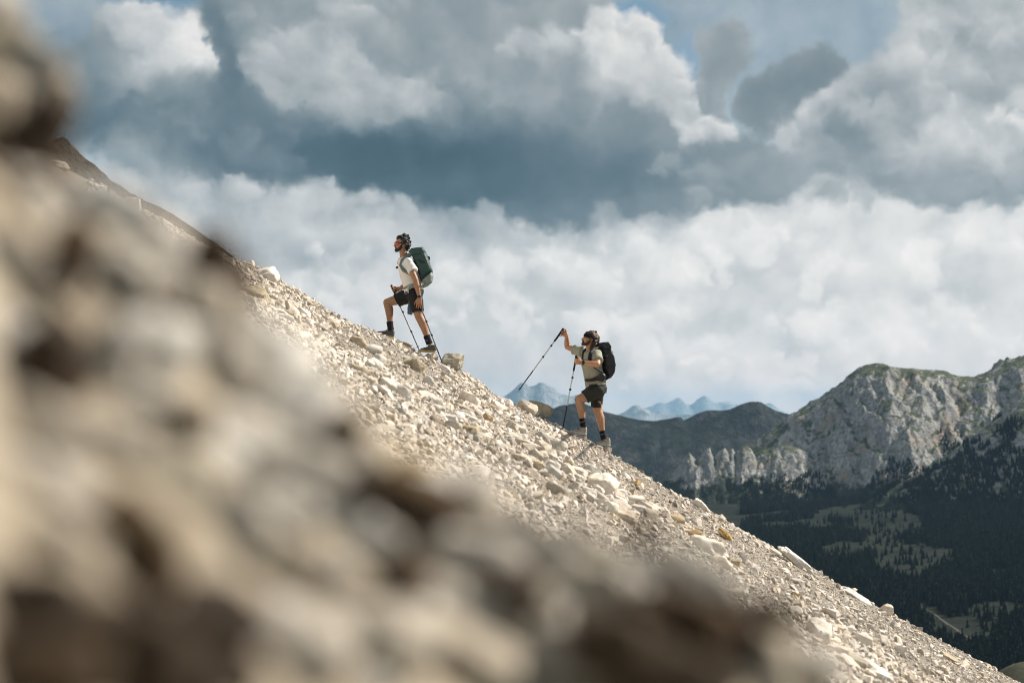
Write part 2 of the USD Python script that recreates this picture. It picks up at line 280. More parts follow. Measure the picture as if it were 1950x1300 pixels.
def profile(points, Y):
    """Crest height as a function of x for an outline given in photograph pixels, standing at depth Y."""
    p = np.array([at(px, py, Y) for px, py in points]); return lambda x: np.interp(x, p[:, 0], p[:, 2])

# ---------------------------------------------------------------- materials
def rock_material(name, pale, mid, dark, scale, rough=.9, bump=.35, lichen=None, rand=.25, dist=.02):
    """Broken limestone: blotches, veins and stains in the stone itself, grain as relief."""
    g = Graph()
    c = g.add("texture_coordinate", "object"); pos = g.add("geometry", "position")
    r = g.add("object_info", "random")
    p = g.vmath("add", pos, g.vmath("scale", (17.0, 31.0, 47.0), scale=r))
    n = g.noise(p, scale, 6, .6)
    col = g.ramp(n, [(.28, dark), (.45, mid), (.68, pale)])
    vein = g.noise(p, scale * .8, 3, .5, dist=1.2)
    vm = g.rng(g.math("absolute", g.math("subtract", vein, .5)), 0.0, .035, .45, 0.0)
    col = g.mix(vm, col, tuple(min(1, x * 1.25) for x in pale))
    if lichen: col = g.mix(g.rng(g.noise(p, scale * 1.7, 5, .65), .52, .68, 0, .85), col, lichen)
    col = g.add("hsv", "color", color=col, hue=.5, saturation=g.rng(g.math("fraction", g.math("multiply", r, 7.31)), 0, 1, .75, 1.35, "linear"), value=g.rng(r, 0, 1, 1 - rand, 1 + rand * .6, "linear"))
    nb = g.add("bump", "normal", height=g.noise(p, scale * 5, 6, .65), strength=bump, distance=dist)
    s = g.add("principled_bsdf", "BSDF", base_color=col, roughness=rough, specular_ior_level=.25, normal=nb)
    return g.make(f"/World/Looks/{name}", s)

def plain(name, color, rough=.7, metallic=0.0, spec=.4, nscale=0.0, var=.12, bump=0.0, bscale=200.0, sheen=0.0, dist=.003):
    g = Graph(); pos = g.add("geometry", "position")
    col = tuple(color)
    if nscale: col = g.ramp(g.noise(pos, nscale, 5, .6), [(.25, tuple(x * (1 - var) for x in color)), (.75, tuple(min(1, x * (1 + var)) for x in color))])
    kw = dict(base_color=col, roughness=rough, metallic=metallic, specular_ior_level=spec, sheen_weight=sheen)
    if bump: kw["normal"] = g.add("bump", "normal", height=g.noise(pos, bscale, 4, .6), strength=bump, distance=dist)
    return g.make(f"/World/Looks/{name}", g.add("principled_bsdf", "BSDF", **kw))

LIME = dict(pale=(.65, .58, .50), mid=(.54, .47, .39), dark=(.29, .24, .185))
M = {}
M["gravel"] = rock_material("gravel", scale=6.0, bump=.3, rand=.32, **LIME)
M["stone"] = rock_material("stone", scale=9.0, bump=.45, rand=.22, **LIME)
M["white_stone"] = rock_material("white_stone", (.68, .63, .56), (.60, .54, .47), (.42, .36, .29), 8.0, rand=.1)
M["ochre_stone"] = rock_material("ochre_stone", (.48, .38, .24), (.40, .29, .165), (.25, .17, .095), 9.0, rand=.15)
M["grey_stone"] = rock_material("grey_stone", (.54, .465, .37), (.42, .355, .27), (.25, .205, .15), 12.0, bump=.6, rand=.1)
M["lichen_stone"] = rock_material("lichen_stone", (.46, .41, .32), (.36, .31, .23), (.18, .14, .09), 9.0, lichen=(.20, .17, .07), rand=.1)
M["tan_stone"] = rock_material("tan_stone", (.43, .38, .305), (.33, .285, .225), (.18, .148, .11), 10.0, rand=.1)
M["shade_brown_stone"] = rock_material("shade_brown_stone", (.085, .058, .034), (.045, .030, .019), (.02, .014, .009), 12.0, rand=.1)  # near-black brown, stands in for the shade in hollows of the bank
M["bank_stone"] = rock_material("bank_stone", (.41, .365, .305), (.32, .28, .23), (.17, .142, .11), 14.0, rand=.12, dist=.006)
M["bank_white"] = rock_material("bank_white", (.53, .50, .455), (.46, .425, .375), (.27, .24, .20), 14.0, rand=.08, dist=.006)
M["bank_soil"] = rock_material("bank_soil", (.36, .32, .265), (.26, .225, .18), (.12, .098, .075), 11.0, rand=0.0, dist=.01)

def ground_material():
    g = Graph(); p = g.add("geometry", "position")
    col = g.ramp(g.noise(p, 3.0, 8, .65), [(.3, (.19, .16, .125)), (.5, (.31, .265, .215)), (.7, (.43, .375, .31))])
    v = g.add("voronoi_texture", "distance", vector=p, scale=55.0, detail=1.0)
    vc = g.add("voronoi_texture", "color", vector=p, scale=55.0)
    col = g.mix(.35, col, g.ramp(vc, [(.1, (.22, .185, .145)), (.6, (.50, .44, .37)), (.9, (.32, .25, .17))]))
    nb = g.add("bump", "normal", height=g.math("subtract", g.noise(p, 40.0, 6, .7), v), strength=.8, distance=.03)
    return g.make("/World/Looks/scree_ground", g.add("principled_bsdf", "BSDF", base_color=col, roughness=.95, specular_ior_level=.2, normal=nb))
M["scree"] = ground_material()

def mountain_material(name, rock, pale, grass, forest, grass_at, forest_z, relief=10.0, sc=.012, soil=None):
    """Bare rock on the steep ground, pale scree in the gullies, turf on the gentler ground, dwarf pine below a wandering line."""
    g = Graph(); p = g.add("geometry", "position")
    nz = g.add("separate_xyz", "z", vector=g.add("geometry", "normal")); z = g.add("separate_xyz", "z", vector=p)
    stretched = g.vmath("multiply", p, (1.0, .8, .35))
    n = g.noise(stretched, sc, 9, .66)
    strip = g.noise(g.vmath("multiply", p, (1.0, .25, .16)), sc * 3.2, 7, .62)
    col = g.ramp(n, [(.30, tuple(x * .55 for x in rock)), (.47, rock), (.66, pale)])
    col = g.mix(g.rng(strip, .46, .62, 0, .75), col, pale)
    col = g.mix(g.rng(g.noise(stretched, sc * 9, 5, .7), .48, .60, 0, .6), col, tuple(x * .45 for x in rock))
    strata = g.noise(g.vmath("multiply", g.vmath("add", p, g.vmath("scale", g.noise(p, sc, 3, .5, "color"), scale=.9 / sc)), (.22, .22, 1.5)), sc * 4.5, 5, .6)
    col = g.mix(g.rng(strata, .40, .50, .42, 0), col, tuple(x * .5 for x in rock))
    crack = g.add("voronoi_texture", "distance", feature="distance_to_edge", vector=g.vmath("multiply", g.vmath("add", p, g.vmath("scale", g.noise(p, sc * 3, 4, .6, "color"), scale=.5 / sc)), (1.0, 1.0, .4)), scale=sc * 2.6)
    col = g.mix(g.rng(crack, .0, .05, .5, 0), col, tuple(x * .38 for x in rock))
    if soil: col = g.mix(g.rng(g.noise(p, sc * .9, 5, .6), .52, .66, 0, .6), col, soil)
    turf = g.math("add", nz, g.math("multiply", g.math("subtract", g.noise(p, sc * 2.2, 7, .62), .5), 1.1))
    col = g.mix(g.rng(turf, grass_at, grass_at + .10, 0, .9), col, grass)
    line = g.math("add", z, g.math("multiply", g.math("subtract", g.noise(p, sc * 1.3, 7, .65), .5), forest_z[1]))
    col = g.mix(g.rng(line, forest_z[0], forest_z[0] + 30, .92, 0.0), col, forest)
    nb = g.add("bump", "normal", height=g.math("add", g.noise(stretched, sc * 3.5, 8, .68), g.math("add", g.math("multiply", strata, .5), g.rng(crack, 0, .08, -.25, 0))), strength=.9, distance=relief)
    return g.make(f"/World/Looks/{name}", g.add("principled_bsdf", "BSDF", base_color=col, roughness=.95, specular_ior_level=.1, normal=nb))

M["mountain"] = mountain_material("mountain_rock", (.265, .263, .253), (.385, .372, .35), (.060, .073, .034), (.016, .024, .014), .755, (-222, 230), soil=(.30, .22, .15))
M["ridge"] = mountain_material("ridge_rock", (.026, .030, .030), (.055, .056, .054), (.010, .015, .010), (.006, .010, .008), .80, (-330, 700), relief=14, sc=.006)
M["far"] = mountain_material("far_rock", (.26, .26, .25), (.34, .335, .32), (.07, .08, .05), (.05, .06, .045), .9, (-5000, 100), relief=90, sc=.0008)
M["hill"] = mountain_material("hill_rock", (.045, .039, .031), (.085, .074, .06), (.034, .030, .016), (.026, .024, .013), .86, (-400, 5), relief=1.2, sc=.16)
def valley_material():
    g = Graph(); p = g.add("geometry", "position")
    col = g.ramp(g.noise(p, .010, 8, .62), [(.34, (.006, .009, .005)), (.52, (.011, .014, .008)), (.72, (.024, .027, .013))])
    col = g.mix(g.rng(g.noise(p, .09, 5, .65), .55, .64, 0, .85), col, (.012, .018, .009))
    nb = g.add("bump", "normal", height=g.noise(p, .06, 6, .65), strength=.8, distance=6.0)
    return g.make("/World/Looks/valley_turf", g.add("principled_bsdf", "BSDF", base_color=col, roughness=.95, specular_ior_level=.1, normal=nb))
M["valley"] = valley_material()

# ---------------------------------------------------------------- far country
crest_pts = [(1250, 955), (1330, 915), (1420, 850), (1445, 834), (1470, 820), (1500, 805), (1512, 789), (1541, 774), (1555, 764), (1570, 752), (1585, 742), (1599, 728), (1606, 725), (1612, 716), (1623, 708), (1634, 699), (1647, 694), (1667, 690), (1682, 692),
             (1696, 698), (1735, 701), (1773, 703), (1798, 705), (1812, 711), (1827, 716), (1850, 718), (1870, 717), (1885, 707), (1900, 699), (1925, 686), (1950, 676), (2050, 640), (2300, 655), (2700, 700)]
pin_pts = [(1180, 960), (1255, 925), (1275, 908), (1292, 888), (1307, 866), (1314, 860), (1321, 873), (1328, 880), (1337, 866), (1345, 850), (1351, 848), (1356, 868), (1361, 876), (1368, 862), (1376, 850), (1382, 848), (1386, 858), (1390, 852), (1395, 848), (1398, 860), (1402, 862),
           (1408, 848), (1414, 842), (1422, 843), (1430, 850), (1435, 866), (1442, 858), (1452, 852), (1462, 856), (1470, 848), (1482, 850), (1500, 846), (1540, 860), (1620, 910), (1700, 960)]
spur_pts = [(1560, 1000), (1640, 962), (1700, 926), (1745, 902), (1800, 868), (1850, 832), (1900, 796), (1950, 764), (2100, 690), (2500, 600)]
pin_pts = [(x_, 862 + (y_ - 862) * (.72 if 1290 < x_ < 1480 else 1)) for x_, y_ in pin_pts]
zc5, zp, zs = profile(crest_pts, 5000), profile(pin_pts, 4760), profile(spur_pts, 4150)
def valley_z(x, y):
    base = np.interp(y, [-200, 600, 1500, 1800, 4480, 5200, 7000, 20000], [-330, -330, -330, -326, -264, -300, -700, -1500])
    return base + (fbm2(x, y, 420, 4, 5) - .5) * 46 + (fbm2(x, y, 90, 4, 6) - .5) * 12 + np.maximum(0, x - 900) * .10
def mountain_z(x, y):
    s = 5000 - y; f = np.maximum(s, 0); b = np.maximum(-s, 0)
    wx = (fbm2(x, y, 130, 3, 17) - .5) * 90
    gul = (ridged(x + .15 * f + wx, y * .9, 170, 620, 2, 21) - .55) * 120 + (ridged(x - .25 * f + wx, y, 58, 260, 3, 31) - .55) * 46 + (ridged(x + .5 * f, y, 26, 70, 3, 35) - .55) * 20 + (fbm2(x, y, 20, 4, 8) - .5) * 15
    h = zc5(x) - .70 * f - .0002 * f * f - .62 * b + gul * smooth(np.abs(s), 0, 110) + (fbm2(x, y, 30, 4, 9) - .5) * 12 * (1 - smooth(np.abs(s), 0, 60))
    s = 4760 - y; f = np.maximum(s, 0); b = np.maximum(-s, 0)
    jit = (fbm2(x, y, 55, 4, 12) - .5) * (26 + .5 * np.minimum(f, 200)); k = smooth(f, 0, 110)
    hp = zp(x + jit) * (1 - .85 * k) + (zp(1.0 * x + jit - 14) * .34 + zp(x + jit + 14) * .33 + zp(x + jit + 30) * .33) * .85 * k - .95 * f - 1.4 * b
    hp = hp + ((fbm2(x, y, 20, 5, 13) - .5) * 24 + (ridged(x + .2 * f, y, 34, 160, 4, 14) - .55) * 42) * smooth(f, 0, 40)
    s = 4150 - y; f = np.maximum(s, 0); b = np.maximum(-s, 0)
    hs = zs(x) - .48 * f - .50 * b + ((ridged(x + .3 * f, y, 110, 260, 4, 15) - .55) * 70 + (ridged(x - .2 * f, y, 40, 90, 3, 18) - .55) * 26) * smooth(np.abs(s), 0, 120) + (fbm2(x, y, 30, 4, 16) - .5) * 14
    return np.maximum(np.maximum(h, hp), hs)
def far_z(x, y): return np.maximum(mountain_z(x, y), valley_z(x, y))

X, Y = np.meshgrid(np.arange(380, 2400, 4.6), np.concatenate([np.arange(3600, 5080, 4.6), np.arange(5080, 5900, 30)]), indexing="ij")
V, Fc = grid_mesh(X, Y, np.maximum(mountain_z(X, Y), -520))
keep = (V[Fc][:, :, 2] > valley_z(V[Fc][:, :, 0], V[Fc][:, :, 1]) - 25).any(1)
mm = trimesh.Trimesh(V, np.vstack([Fc[keep][:, [0, 1, 2]], Fc[keep][:, [0, 2, 3]]]), process=False); mm.remove_unreferenced_vertices()
tag(obj("mountain", mm, M["mountain"], smooth=True), "pale grey rock mountain streaked with turf and gullies above the forest", kind="structure")

X, Y = np.meshgrid(np.concatenate([np.arange(-38000, -200, 900), np.arange(-200, 2600, 14), np.arange(2600, 38000, 900)]), np.concatenate([np.arange(-2500, 1500, 200), np.arange(1500, 4800, 14), np.arange(4800, 9000, 150), np.arange(9000, 84000, 2000)]), indexing="ij")
tag(obj("valley", grid_mesh(X, Y, valley_z(X, Y)), M["valley"], smooth=True), kind="structure")

def mountain_range(name, pts, D, slope, amp, sx, sy, step, mat, seed, extra=(0, 0)):
    z = profile(pts, D); x0, x1 = at(pts[0][0], 800, D)[0], at(pts[-1][0], 800, D)[0]
    X, Y = np.meshgrid(np.arange(x0, x1, step), np.concatenate([np.arange(D - 1100 * D / 8000, D, step * 1.4), np.arange(D, D + 900 * D / 8000, step * 3)]), indexing="ij")
    s = D - Y; f = np.maximum(s, 0); b = np.maximum(-s, 0)
    XJ = X + (fbm2(X, Y, sx * .8, 4, seed + 3) - .5) * np.minimum(f, 900) * 1.1; w = smooth(f, 0, amp * 2.5); sp_ = sx * .45
    zz_ = z(XJ) * (1 - w) + (z(XJ - sp_) + z(XJ + sp_) + z(XJ - 2 * sp_) + z(XJ + 2 * sp_)) / 4 * w
    Z = zz_ - slope * f - .7 * b + ((ridged(X + .15 * f, Y, sx, sy, 5, seed) - .62) * amp) * smooth(np.abs(s), 0, amp * 4) + (fbm2(X, Y, sx * .3, 4, seed) - .5) * amp * .16
    return tag(obj(name, grid_mesh(X, Y, np.maximum(Z, -2400)), mat, smooth=True), kind="structure")

mountain_range("forested_ridge", [(300, 900), (700, 860), (900, 830), (1000, 800), (1045, 781), (1065, 773), (1088, 769), (1110, 769), (1135, 777), (1151, 784), (1181, 791), (1214, 799), (1244, 802), (1274, 797), (1290, 793), (1297, 793), (1302, 799), (1312, 794), (1327, 787),
                (1347, 782), (1368, 781), (1390, 779), (1402, 774), (1413, 769), (1429, 764), (1446, 763), (1453, 767), (1462, 774), (1479, 783), (1500, 788), (1540, 795), (1700, 800), (2100, 840)], 8000, .62, 120, 330, 1100, 14, M["ridge"], 41)
mountain_range("distant_mountains", [(600, 830), (800, 800), (930, 775), (962, 754), (978, 742), (991, 729), (998, 729), (1007, 737), (1014, 737), (1021, 734), (1025, 729), (1037, 731), (1045, 738), (1052, 737), (1060, 743), (1066, 752), (1077, 752), (1089, 757), (1100, 752), (1125, 765), (1150, 782), (1170, 792),
                (1180, 786), (1195, 778), (1206, 770), (1216, 770), (1230, 778), (1250, 786), (1290, 790), (1340, 792), (1450, 800), (1700, 830)], 48000, .55, 960, 2500, 7800, 120, M["far"], 51)
mountain_range("distant_mountains", [(1100, 800), (1190, 790), (1240, 772), (1256, 765), (1268, 769), (1280, 762), (1291, 756), (1297, 757), (1306, 768), (1316, 772), (1328, 760), (1342, 751), (1352, 758), (1364, 766), (1385, 764), (1410, 772), (1440, 778), (1456, 770), (1467, 766), (1478, 774), (1496, 784), (1515, 792), (1600, 800)], 75000, .55, 1000, 2900, 10400, 190, M["far"], 61)

# the dark rocky hill behind the scree on the left
hz = profile([(-900, -250), (-400, 60), (-100, 215), (0, 268), (55, 296), (75, 284), (92, 268), (105, 262), (118, 259), (128, 265), (137, 276), (146, 284), (154, 297), (164, 304), (176, 311), (190, 322), (203, 332), (209, 343), (225, 352), (243, 364), (258, 371), (275, 381), (300, 391), (330, 408), (400, 455), (520, 545), (800, 745), (1100, 960)], 260)
X, Y = np.meshgrid(np.arange(-190, 14, .45), np.concatenate([np.arange(196, 261, .6), np.arange(261, 330, 3)]), indexing="ij")
s = 260 - Y; f = np.maximum(s, 0); b = np.maximum(-s, 0)
Z = hz(X) - .75 * f - .6 * b + (ridged(X, Y, 9, 18, 4, 71) - .6) * 4.5 * smooth(np.abs(s), 0, 8) + (fbm2(X, Y, 3.5, 5, 72) - .5) * 2.6 * (.35 + smooth(-X, 60, 84))
tag(obj("rocky_hill", grid_mesh(X, Y, Z), M["hill"], smooth=40), kind="structure")

# a gravel track crossing the valley, and a grassy knoll nearer by
def on_valley(px, py):
    ys = np.linspace(1000, 4600, 3000); p = at(px, py, 1.0) * ys[:, None]
    hit = np.nonzero(p[:, 2] < far_z(p[:, 0], ys))[0]; return p[hit[0]] if len(hit) else p[-1]
M["track"] = plain("track_gravel", (.055, .05, .04), .95, nscale=.3, var=.3)
TRACKS = [[(1742, 1150), (1758, 1156), (1772, 1164), (1788, 1176), (1803, 1187), (1812, 1192), (1826, 1202), (1840, 1211), (1866, 1226)], [(1915, 1246), (1928, 1248), (1938, 1250), (1946, 1254)]]
track_pts = []
for tr in TRACKS:
    p = np.array([on_valley(*q) for q in tr]); t = np.linspace(0, len(p) - 1, 60); c = np.stack([np.interp(t, np.arange(len(p)), p[:, k]) for k in (0, 1)], 1); track_pts.append(c)
    d = np.gradient(c, axis=0); n_ = np.stack([-d[:, 1], d[:, 0]], 1); n_ /= np.linalg.norm(n_, axis=1)[:, None]
    w_ = 1.2 + 1.4 * meshkit.noise(np.stack([t, 0 * t, 0 * t], 1), 3)[:, None]
    L_, R_ = c + n_ * w_, c - n_ * w_; xy = np.stack([L_, R_], 1); z = far_z(xy[..., 0], xy[..., 1]) + .5
    tag(obj("gravel_track", grid_mesh(xy[..., 0], xy[..., 1], z), M["track"], smooth=True), kind="structure")
kz = profile([(1500, 1640), (1780, 1380), (1850, 1320), (1880, 1292), (1905, 1274), (1930, 1263), (1960, 1257), (2020, 1252), (2200, 1290), (2600, 1500)], 760)
X, Y = np.meshgrid(np.arange(140, 460, 2.5), np.arange(560, 900, 3.0), indexing="ij"); s_ = 760 - Y
Z = kz(X) - .25 * np.maximum(s_, 0) - .6 * np.maximum(-s_, 0) + (fbm2(X, Y, 14, 4, 131) - .5) * 2.4
M["knoll"] = plain("knoll_turf", (.045, .044, .020), .95, nscale=.25, var=.45, bump=.8, bscale=1.5, dist=.4)
tag(obj("grassy_knoll", grid_mesh(X, Y, Z), M["knoll"], smooth=True), kind="structure")

# ---------------------------------------------------------------- conifers
def conifer(seed, h=1.0):
    rng = np.random.default_rng(seed); vs, fs, n = [], [], 0
    tiers = 8
    for k in range(tiers):
        t = k / tiers; z0 = .06 + .94 * t * .93; z1 = min(1.0, z0 + .23 * (1 - .5 * t)); r = (.17 * (1 - t) ** .8 + .018) * rng.uniform(.85, 1.15); m = 11
        a = np.linspace(0, 2 * np.pi, m * 2, endpoint=False) + rng.uniform(0, 6)
        rr = r * np.where(np.arange(m * 2) % 2, rng.uniform(.45, .62, m * 2), rng.uniform(.8, 1.2, m * 2)); dz = np.where(np.arange(m * 2) % 2, .02, -.012 - .02 * rng.random(m * 2))
        ring = np.stack([rr * np.cos(a), rr * np.sin(a), z0 + dz], 1); top = [[rng.normal(0, .006), rng.normal(0, .006), z1]]
        v = np.vstack([ring, top]); f = [[i, (i + 1) % (2 * m), 2 * m] for i in range(2 * m)]
        vs.append(v); fs.append(np.array(f) + n); n += len(v)
    return np.vstack(vs) * h, np.vstack(fs)
def foliage(name, c):
    g = Graph(); r = g.add("object_info", "random"); p = g.add("geometry", "position")
    col = g.mix(g.noise(p, .5, 3, .6), tuple(x * .6 for x in c), tuple(x * 1.5 for x in c))
    col = g.add("hsv", "color", color=col, hue=g.rng(r, 0, 1, .47, .52, "linear"), saturation=1.0, value=g.rng(r, 0, 1, .45, 1.9, "linear"))
    a = g.add("principled_bsdf", "BSDF", base_color=col, roughness=.8, specular_ior_level=.2)
    return g.make(f"/World/Looks/{name}", g.add("mix_closure", "closure", fac=.15, closure1=a, closure2=g.add("translucent_bsdf", "BSDF", color=col)))
M["needles"] = foliage("needles", (.013, .021, .015)); M["bark"] = plain("bark", (.07, .05, .035), .9)
rng = np.random.default_rng(11)
N = 60000
ty = 1650 + (4750 - 1650) * rng.random(N) ** .8; tx = rng.uniform(150, 2000, N)
tx = rng.uniform(.16, .47, N) * ty
tz = far_z(tx, ty); q = pix(np.stack([tx, ty, tz], 1)); qx, qy = q[:, 0], q[:, 1]
wob = (fbm2(tx, ty, 130, 5, 81) - .5)
def ell(cx, cy, rx, ry): return ((qx - cx) / rx) ** 2 + ((qy - cy) / ry) ** 2
clear = np.minimum.reduce([ell(1650, 985, 95, 30), ell(1735, 1064, 80, 38), ell(1690, 1030, 40, 34), ell(1610, 1050, 40, 16), ell(1560, 1000, 40, 14), ell(1845, 1195, 75, 24), ell(1905, 1165, 60, 20), ell(1700, 1010, 60, 12)]) + wob * 2.4
slope_lim = (mountain_z(tx, ty) - valley_z(tx, ty))
up_ok = slope_lim < 25 + 190 * (fbm2(tx, ty, 110, 4, 83) + .22 * smooth(tx, 950, 1450) - .42) * 2
keep = ((clear > 1.0) | (rng.random(N) < .06)) & up_ok & (fbm2(tx, ty, 240, 4, 85) > .36) & (rng.random(N) < np.clip(.95 - (clear < 1.6) * .3, 0, 1))
ridge_px = lambda px: np.interp(px, [430, 480, 740, 1000, 1330, 1560, 1950], [490, 512, 640, 772, 955, 1085, 1300])
keep &= (qx > 1230) & (qx < 2080) & (qy < ridge_px(qx) + 40)
near_track = cKDTree(np.vstack(track_pts)).query(np.stack([tx, ty], 1))[0]; keep &= near_track > 9 + 8 * (ty < np.interp(tx, [0, 3000], [2600, 2600]))
tx, ty, tz, qx, qy = tx[keep], ty[keep], tz[keep], qx[keep], qy[keep]
th = rng.uniform(13, 25, len(tx)) * np.where(ty > 4300, .75, 1.0)
big = np.argsort(-(th / ty) * ((qx < 1950) & (qy < ridge_px(qx) - 8)))[:300]
first = {}
for k, i in enumerate(big):
    kind = k % 4
    x = UsdGeom.Xform.Define(stage, numbered("/World", "conifer_tree"))
    x.AddTranslateOp().Set(Gf.Vec3d(float(tx[i]), float(ty[i]), float(tz[i]) - .3)); x.AddRotateZOp().Set(float(rng.uniform(0, 360))); x.AddScaleOp().Set(Gf.Vec3f(*[float(th[i]) * s for s in (rng.uniform(.85, 1.25),) * 2 + (1.0,)]))
    o = tag(x.GetPrim(), "dark green conifer standing in the valley forest below the scree", "tree", "conifers in the valley forest")
    if kind not in first:
        first[kind] = o
        obj("crown", conifer(100 + kind), M["needles"], o)
        tr = trimesh.creation.cylinder(.014, .16, sections=6); tr.apply_translation([0, 0, .05]); obj("trunk", tr, M["bark"], o)
    else:
        o.GetReferences().AddInternalReference(first[kind].GetPath()); o.SetInstanceable(True)
rest = np.setdiff1d(np.arange(len(tx)), big)

def instancer(path, protos, pos, scale, yaw=None, quats=None, kinds=None, seed=0):
    pi = UsdGeom.PointInstancer.Define(stage, path); rng = np.random.default_rng(seed)
    targets = []
    for k, (name, mesh, mat) in enumerate(protos):
        targets.append(usdkit.mesh(stage, f"{path}/{name}_{k:03d}" if k else f"{path}/{name}", mesh, mat).GetPath())
    pi.CreatePrototypesRel().SetTargets(targets)
    n = len(pos); kinds = rng.integers(0, len(protos), n) if kinds is None else kinds
    pi.CreateProtoIndicesAttr(Vt.IntArray.FromNumpy(kinds.astype(np.int32))); pi.CreatePositionsAttr(Vt.Vec3fArray.FromNumpy(np.asarray(pos, np.float32)))
    pi.CreateScalesAttr(Vt.Vec3fArray.FromNumpy(np.asarray(scale, np.float32)))
    if quats is None:
        a = rng.uniform(0, 2 * np.pi, n) if yaw is None else yaw
        quats = np.stack([np.cos(a / 2), 0 * a, 0 * a, np.sin(a / 2)], 1)
    pi.CreateOrientationsAttr(Vt.QuathArray.FromNumpy(quats[:, [1, 2, 3, 0]].astype(np.float16)))
    return pi.GetPrim()
w = rng.uniform(.8, 1.25, len(rest))
tag(instancer("/World/conifer_forest", [("conifer", conifer(200 + k), M["needles"]) for k in range(4)], np.stack([tx, ty, tz - .3], 1)[rest], np.stack([th[rest] * w, th[rest] * w, th[rest]], 1), seed=3),
    "dense dark conifer forest filling the valley below the mountain", "forest", kind="stuff")

# ---------------------------------------------------------------- the scree slope
ridge_pts = [(-1200, -390), (-400, 40), (-100, 232), (0, 286), (60, 306), (120, 322), (180, 346), (255, 392), (340, 438), (430, 492), (455, 512), (480, 513), (520, 521), (545, 548), (600, 577), (640, 602), (690, 629), (740, 643), (775, 656), (800, 672), (840, 692), (870, 700), (900, 722),
             (960, 762), (1000, 780), (1045, 800), (1090, 826), (1140, 850), (1200, 887), (1260, 924), (1330, 964), (1400, 1009), (1480, 1054), (1560, 1094), (1640, 1137), (1720, 1179), (1800, 1224), (1880, 1267), (1950, 1305), (2100, 1390), (2800, 1790)]
YR, PA, PB, PC = 21.0, -1.5, -.537, .0855
rp = np.array([at(px, py, YR) for px, py in ridge_pts])
dz_x, dz_v = rp[:, 0], rp[:, 2] - (PA + PB * rp[:, 0] + PC * YR)
def slope_z(x, y, fine=True):
    u = x * YR / np.maximum(y, 3.0)                          # the swellings of the crest run down the slope towards the viewer
    u = x + .25 * (YR - y)
    bump = np.interp(u, dz_x, dz_v) * smooth(y, 13.5, 20.0)
    over = np.maximum(y - YR, 0)
    z = PA + PB * x + PC * np.minimum(y, YR) + bump - over * .45 - .12 * np.minimum(over, 1) ** 2
    if fine: z = z + (fbm2(x, y, 2.2, 3, 91) - .5) * .34 * smooth(YR - y, .2, 3) + (fbm2(x, y, .55, 4, 92) - .5) * .11
    return z
def on_slope(px, py):
    """Where the ray through a photograph pixel meets the scree."""
    ys = np.linspace(7.0, YR, 900); p = at(px, py, 1.0) * ys[:, None]
    hit = np.nonzero(p[:, 2] < slope_z(p[:, 0], p[:, 1]))[0]
    i = hit[-1] if len(hit) else len(ys) - 1
    if len(hit) and i == len(ys) - 1: i = hit[0]
    return p[i] if len(hit) else at(px, py, YR - .15)
X, Y = np.meshgrid(np.arange(-14, 15, .085), np.concatenate([np.arange(2.6, 23, .085), np.arange(23, 60, 1.0)]), indexing="ij")
scree = tag(obj("scree_slope", grid_mesh(X, Y, slope_z(X, Y)), M["scree"], smooth=True), "pale limestone scree slope rising to the upper left", kind="structure")

def hull_rock(rng, n=13, flat=1.0):
    p = rng.normal(size=(n, 3)); p /= np.linalg.norm(p, axis=1)[:, None]; p *= rng.uniform(.72, 1.0, (n, 1)) * [rng.uniform(.8, 1.15), rng.uniform(.7, 1.0), rng.uniform(.5, .85) * flat]
    h = ConvexHull(p); m = trimesh.Trimesh(p, h.simplices, process=True); m.fix_normals(); return m
def big_rock(seed, dims, planes=15, sub=3, rough=.07, yaw=0.0, tilt=0.0):
    """A broken boulder: flat fracture faces with worn edges and a pitted skin; dims are its half sizes."""
    rng = np.random.default_rng(seed); m = trimesh.creation.icosphere(sub); d = np.array(m.vertices)
    nrm = rng.normal(size=(planes, 3)); nrm /= np.linalg.norm(nrm, axis=1)[:, None]; off = rng.uniform(.58, .92, planes)
    ax6 = np.vstack([np.eye(3), -np.eye(3)]) + rng.normal(0, .22, (6, 3)); nrm = np.vstack([nrm, ax6 / np.linalg.norm(ax6, axis=1)[:, None]]); off = np.concatenate([off + .08, rng.uniform(.58, .74, 6)])
    c = np.maximum(d @ nrm.T, 1e-3); r = -np.log(np.exp(-60 * np.minimum(off / c, 3)).sum(1) + np.exp(-60 * 1.02)) / 60
    r = r + (meshkit.fbm(d * 2.2 + seed, 5, seed) - .5) * rough * 3 + (meshkit.fbm(d * 6 + seed, 3, seed) - .5) * rough * 1.6
    v = d * r[:, None] * 1.22 * np.asarray(dims)
    t = trimesh.transformations; R = t.euler_matrix(tilt, rng.normal(0, .12), yaw)[:3, :3]
    return v @ R.T, np.array(m.faces)
def quat_to(rng, nrm, n):
    """Random turns about the slope's normal with some tumble."""
    a = rng.uniform(0, 2 * np.pi, n); t = rng.normal(0, .5, (n, 2))
    q1 = np.stack([np.cos(a / 2), 0 * a, 0 * a, np.sin(a / 2)], 1)
    ax = np.cross([0, 0, 1.0], nrm); an = np.arcsin(np.linalg.norm(ax)); ax = ax / np.linalg.norm(ax); v = ax * an + np.concatenate([t, np.zeros((n, 1))], 1)
    th = np.linalg.norm(v, axis=1); q2 = np.concatenate([np.cos(th / 2)[:, None], v / th[:, None] * np.sin(th / 2)[:, None]], 1)
    w1, x1, y1, z1 = q2.T; w2, x2, y2, z2 = q1.T
    return np.stack([w1 * w2 - x1 * x2 - y1 * y2 - z1 * z2, w1 * x2 + x1 * w2 + y1 * z2 - z1 * y2, w1 * y2 - x1 * z2 + y1 * w2 + z1 * x2, w1 * z2 + x1 * y2 - y1 * x2 + z1 * w2], 1)
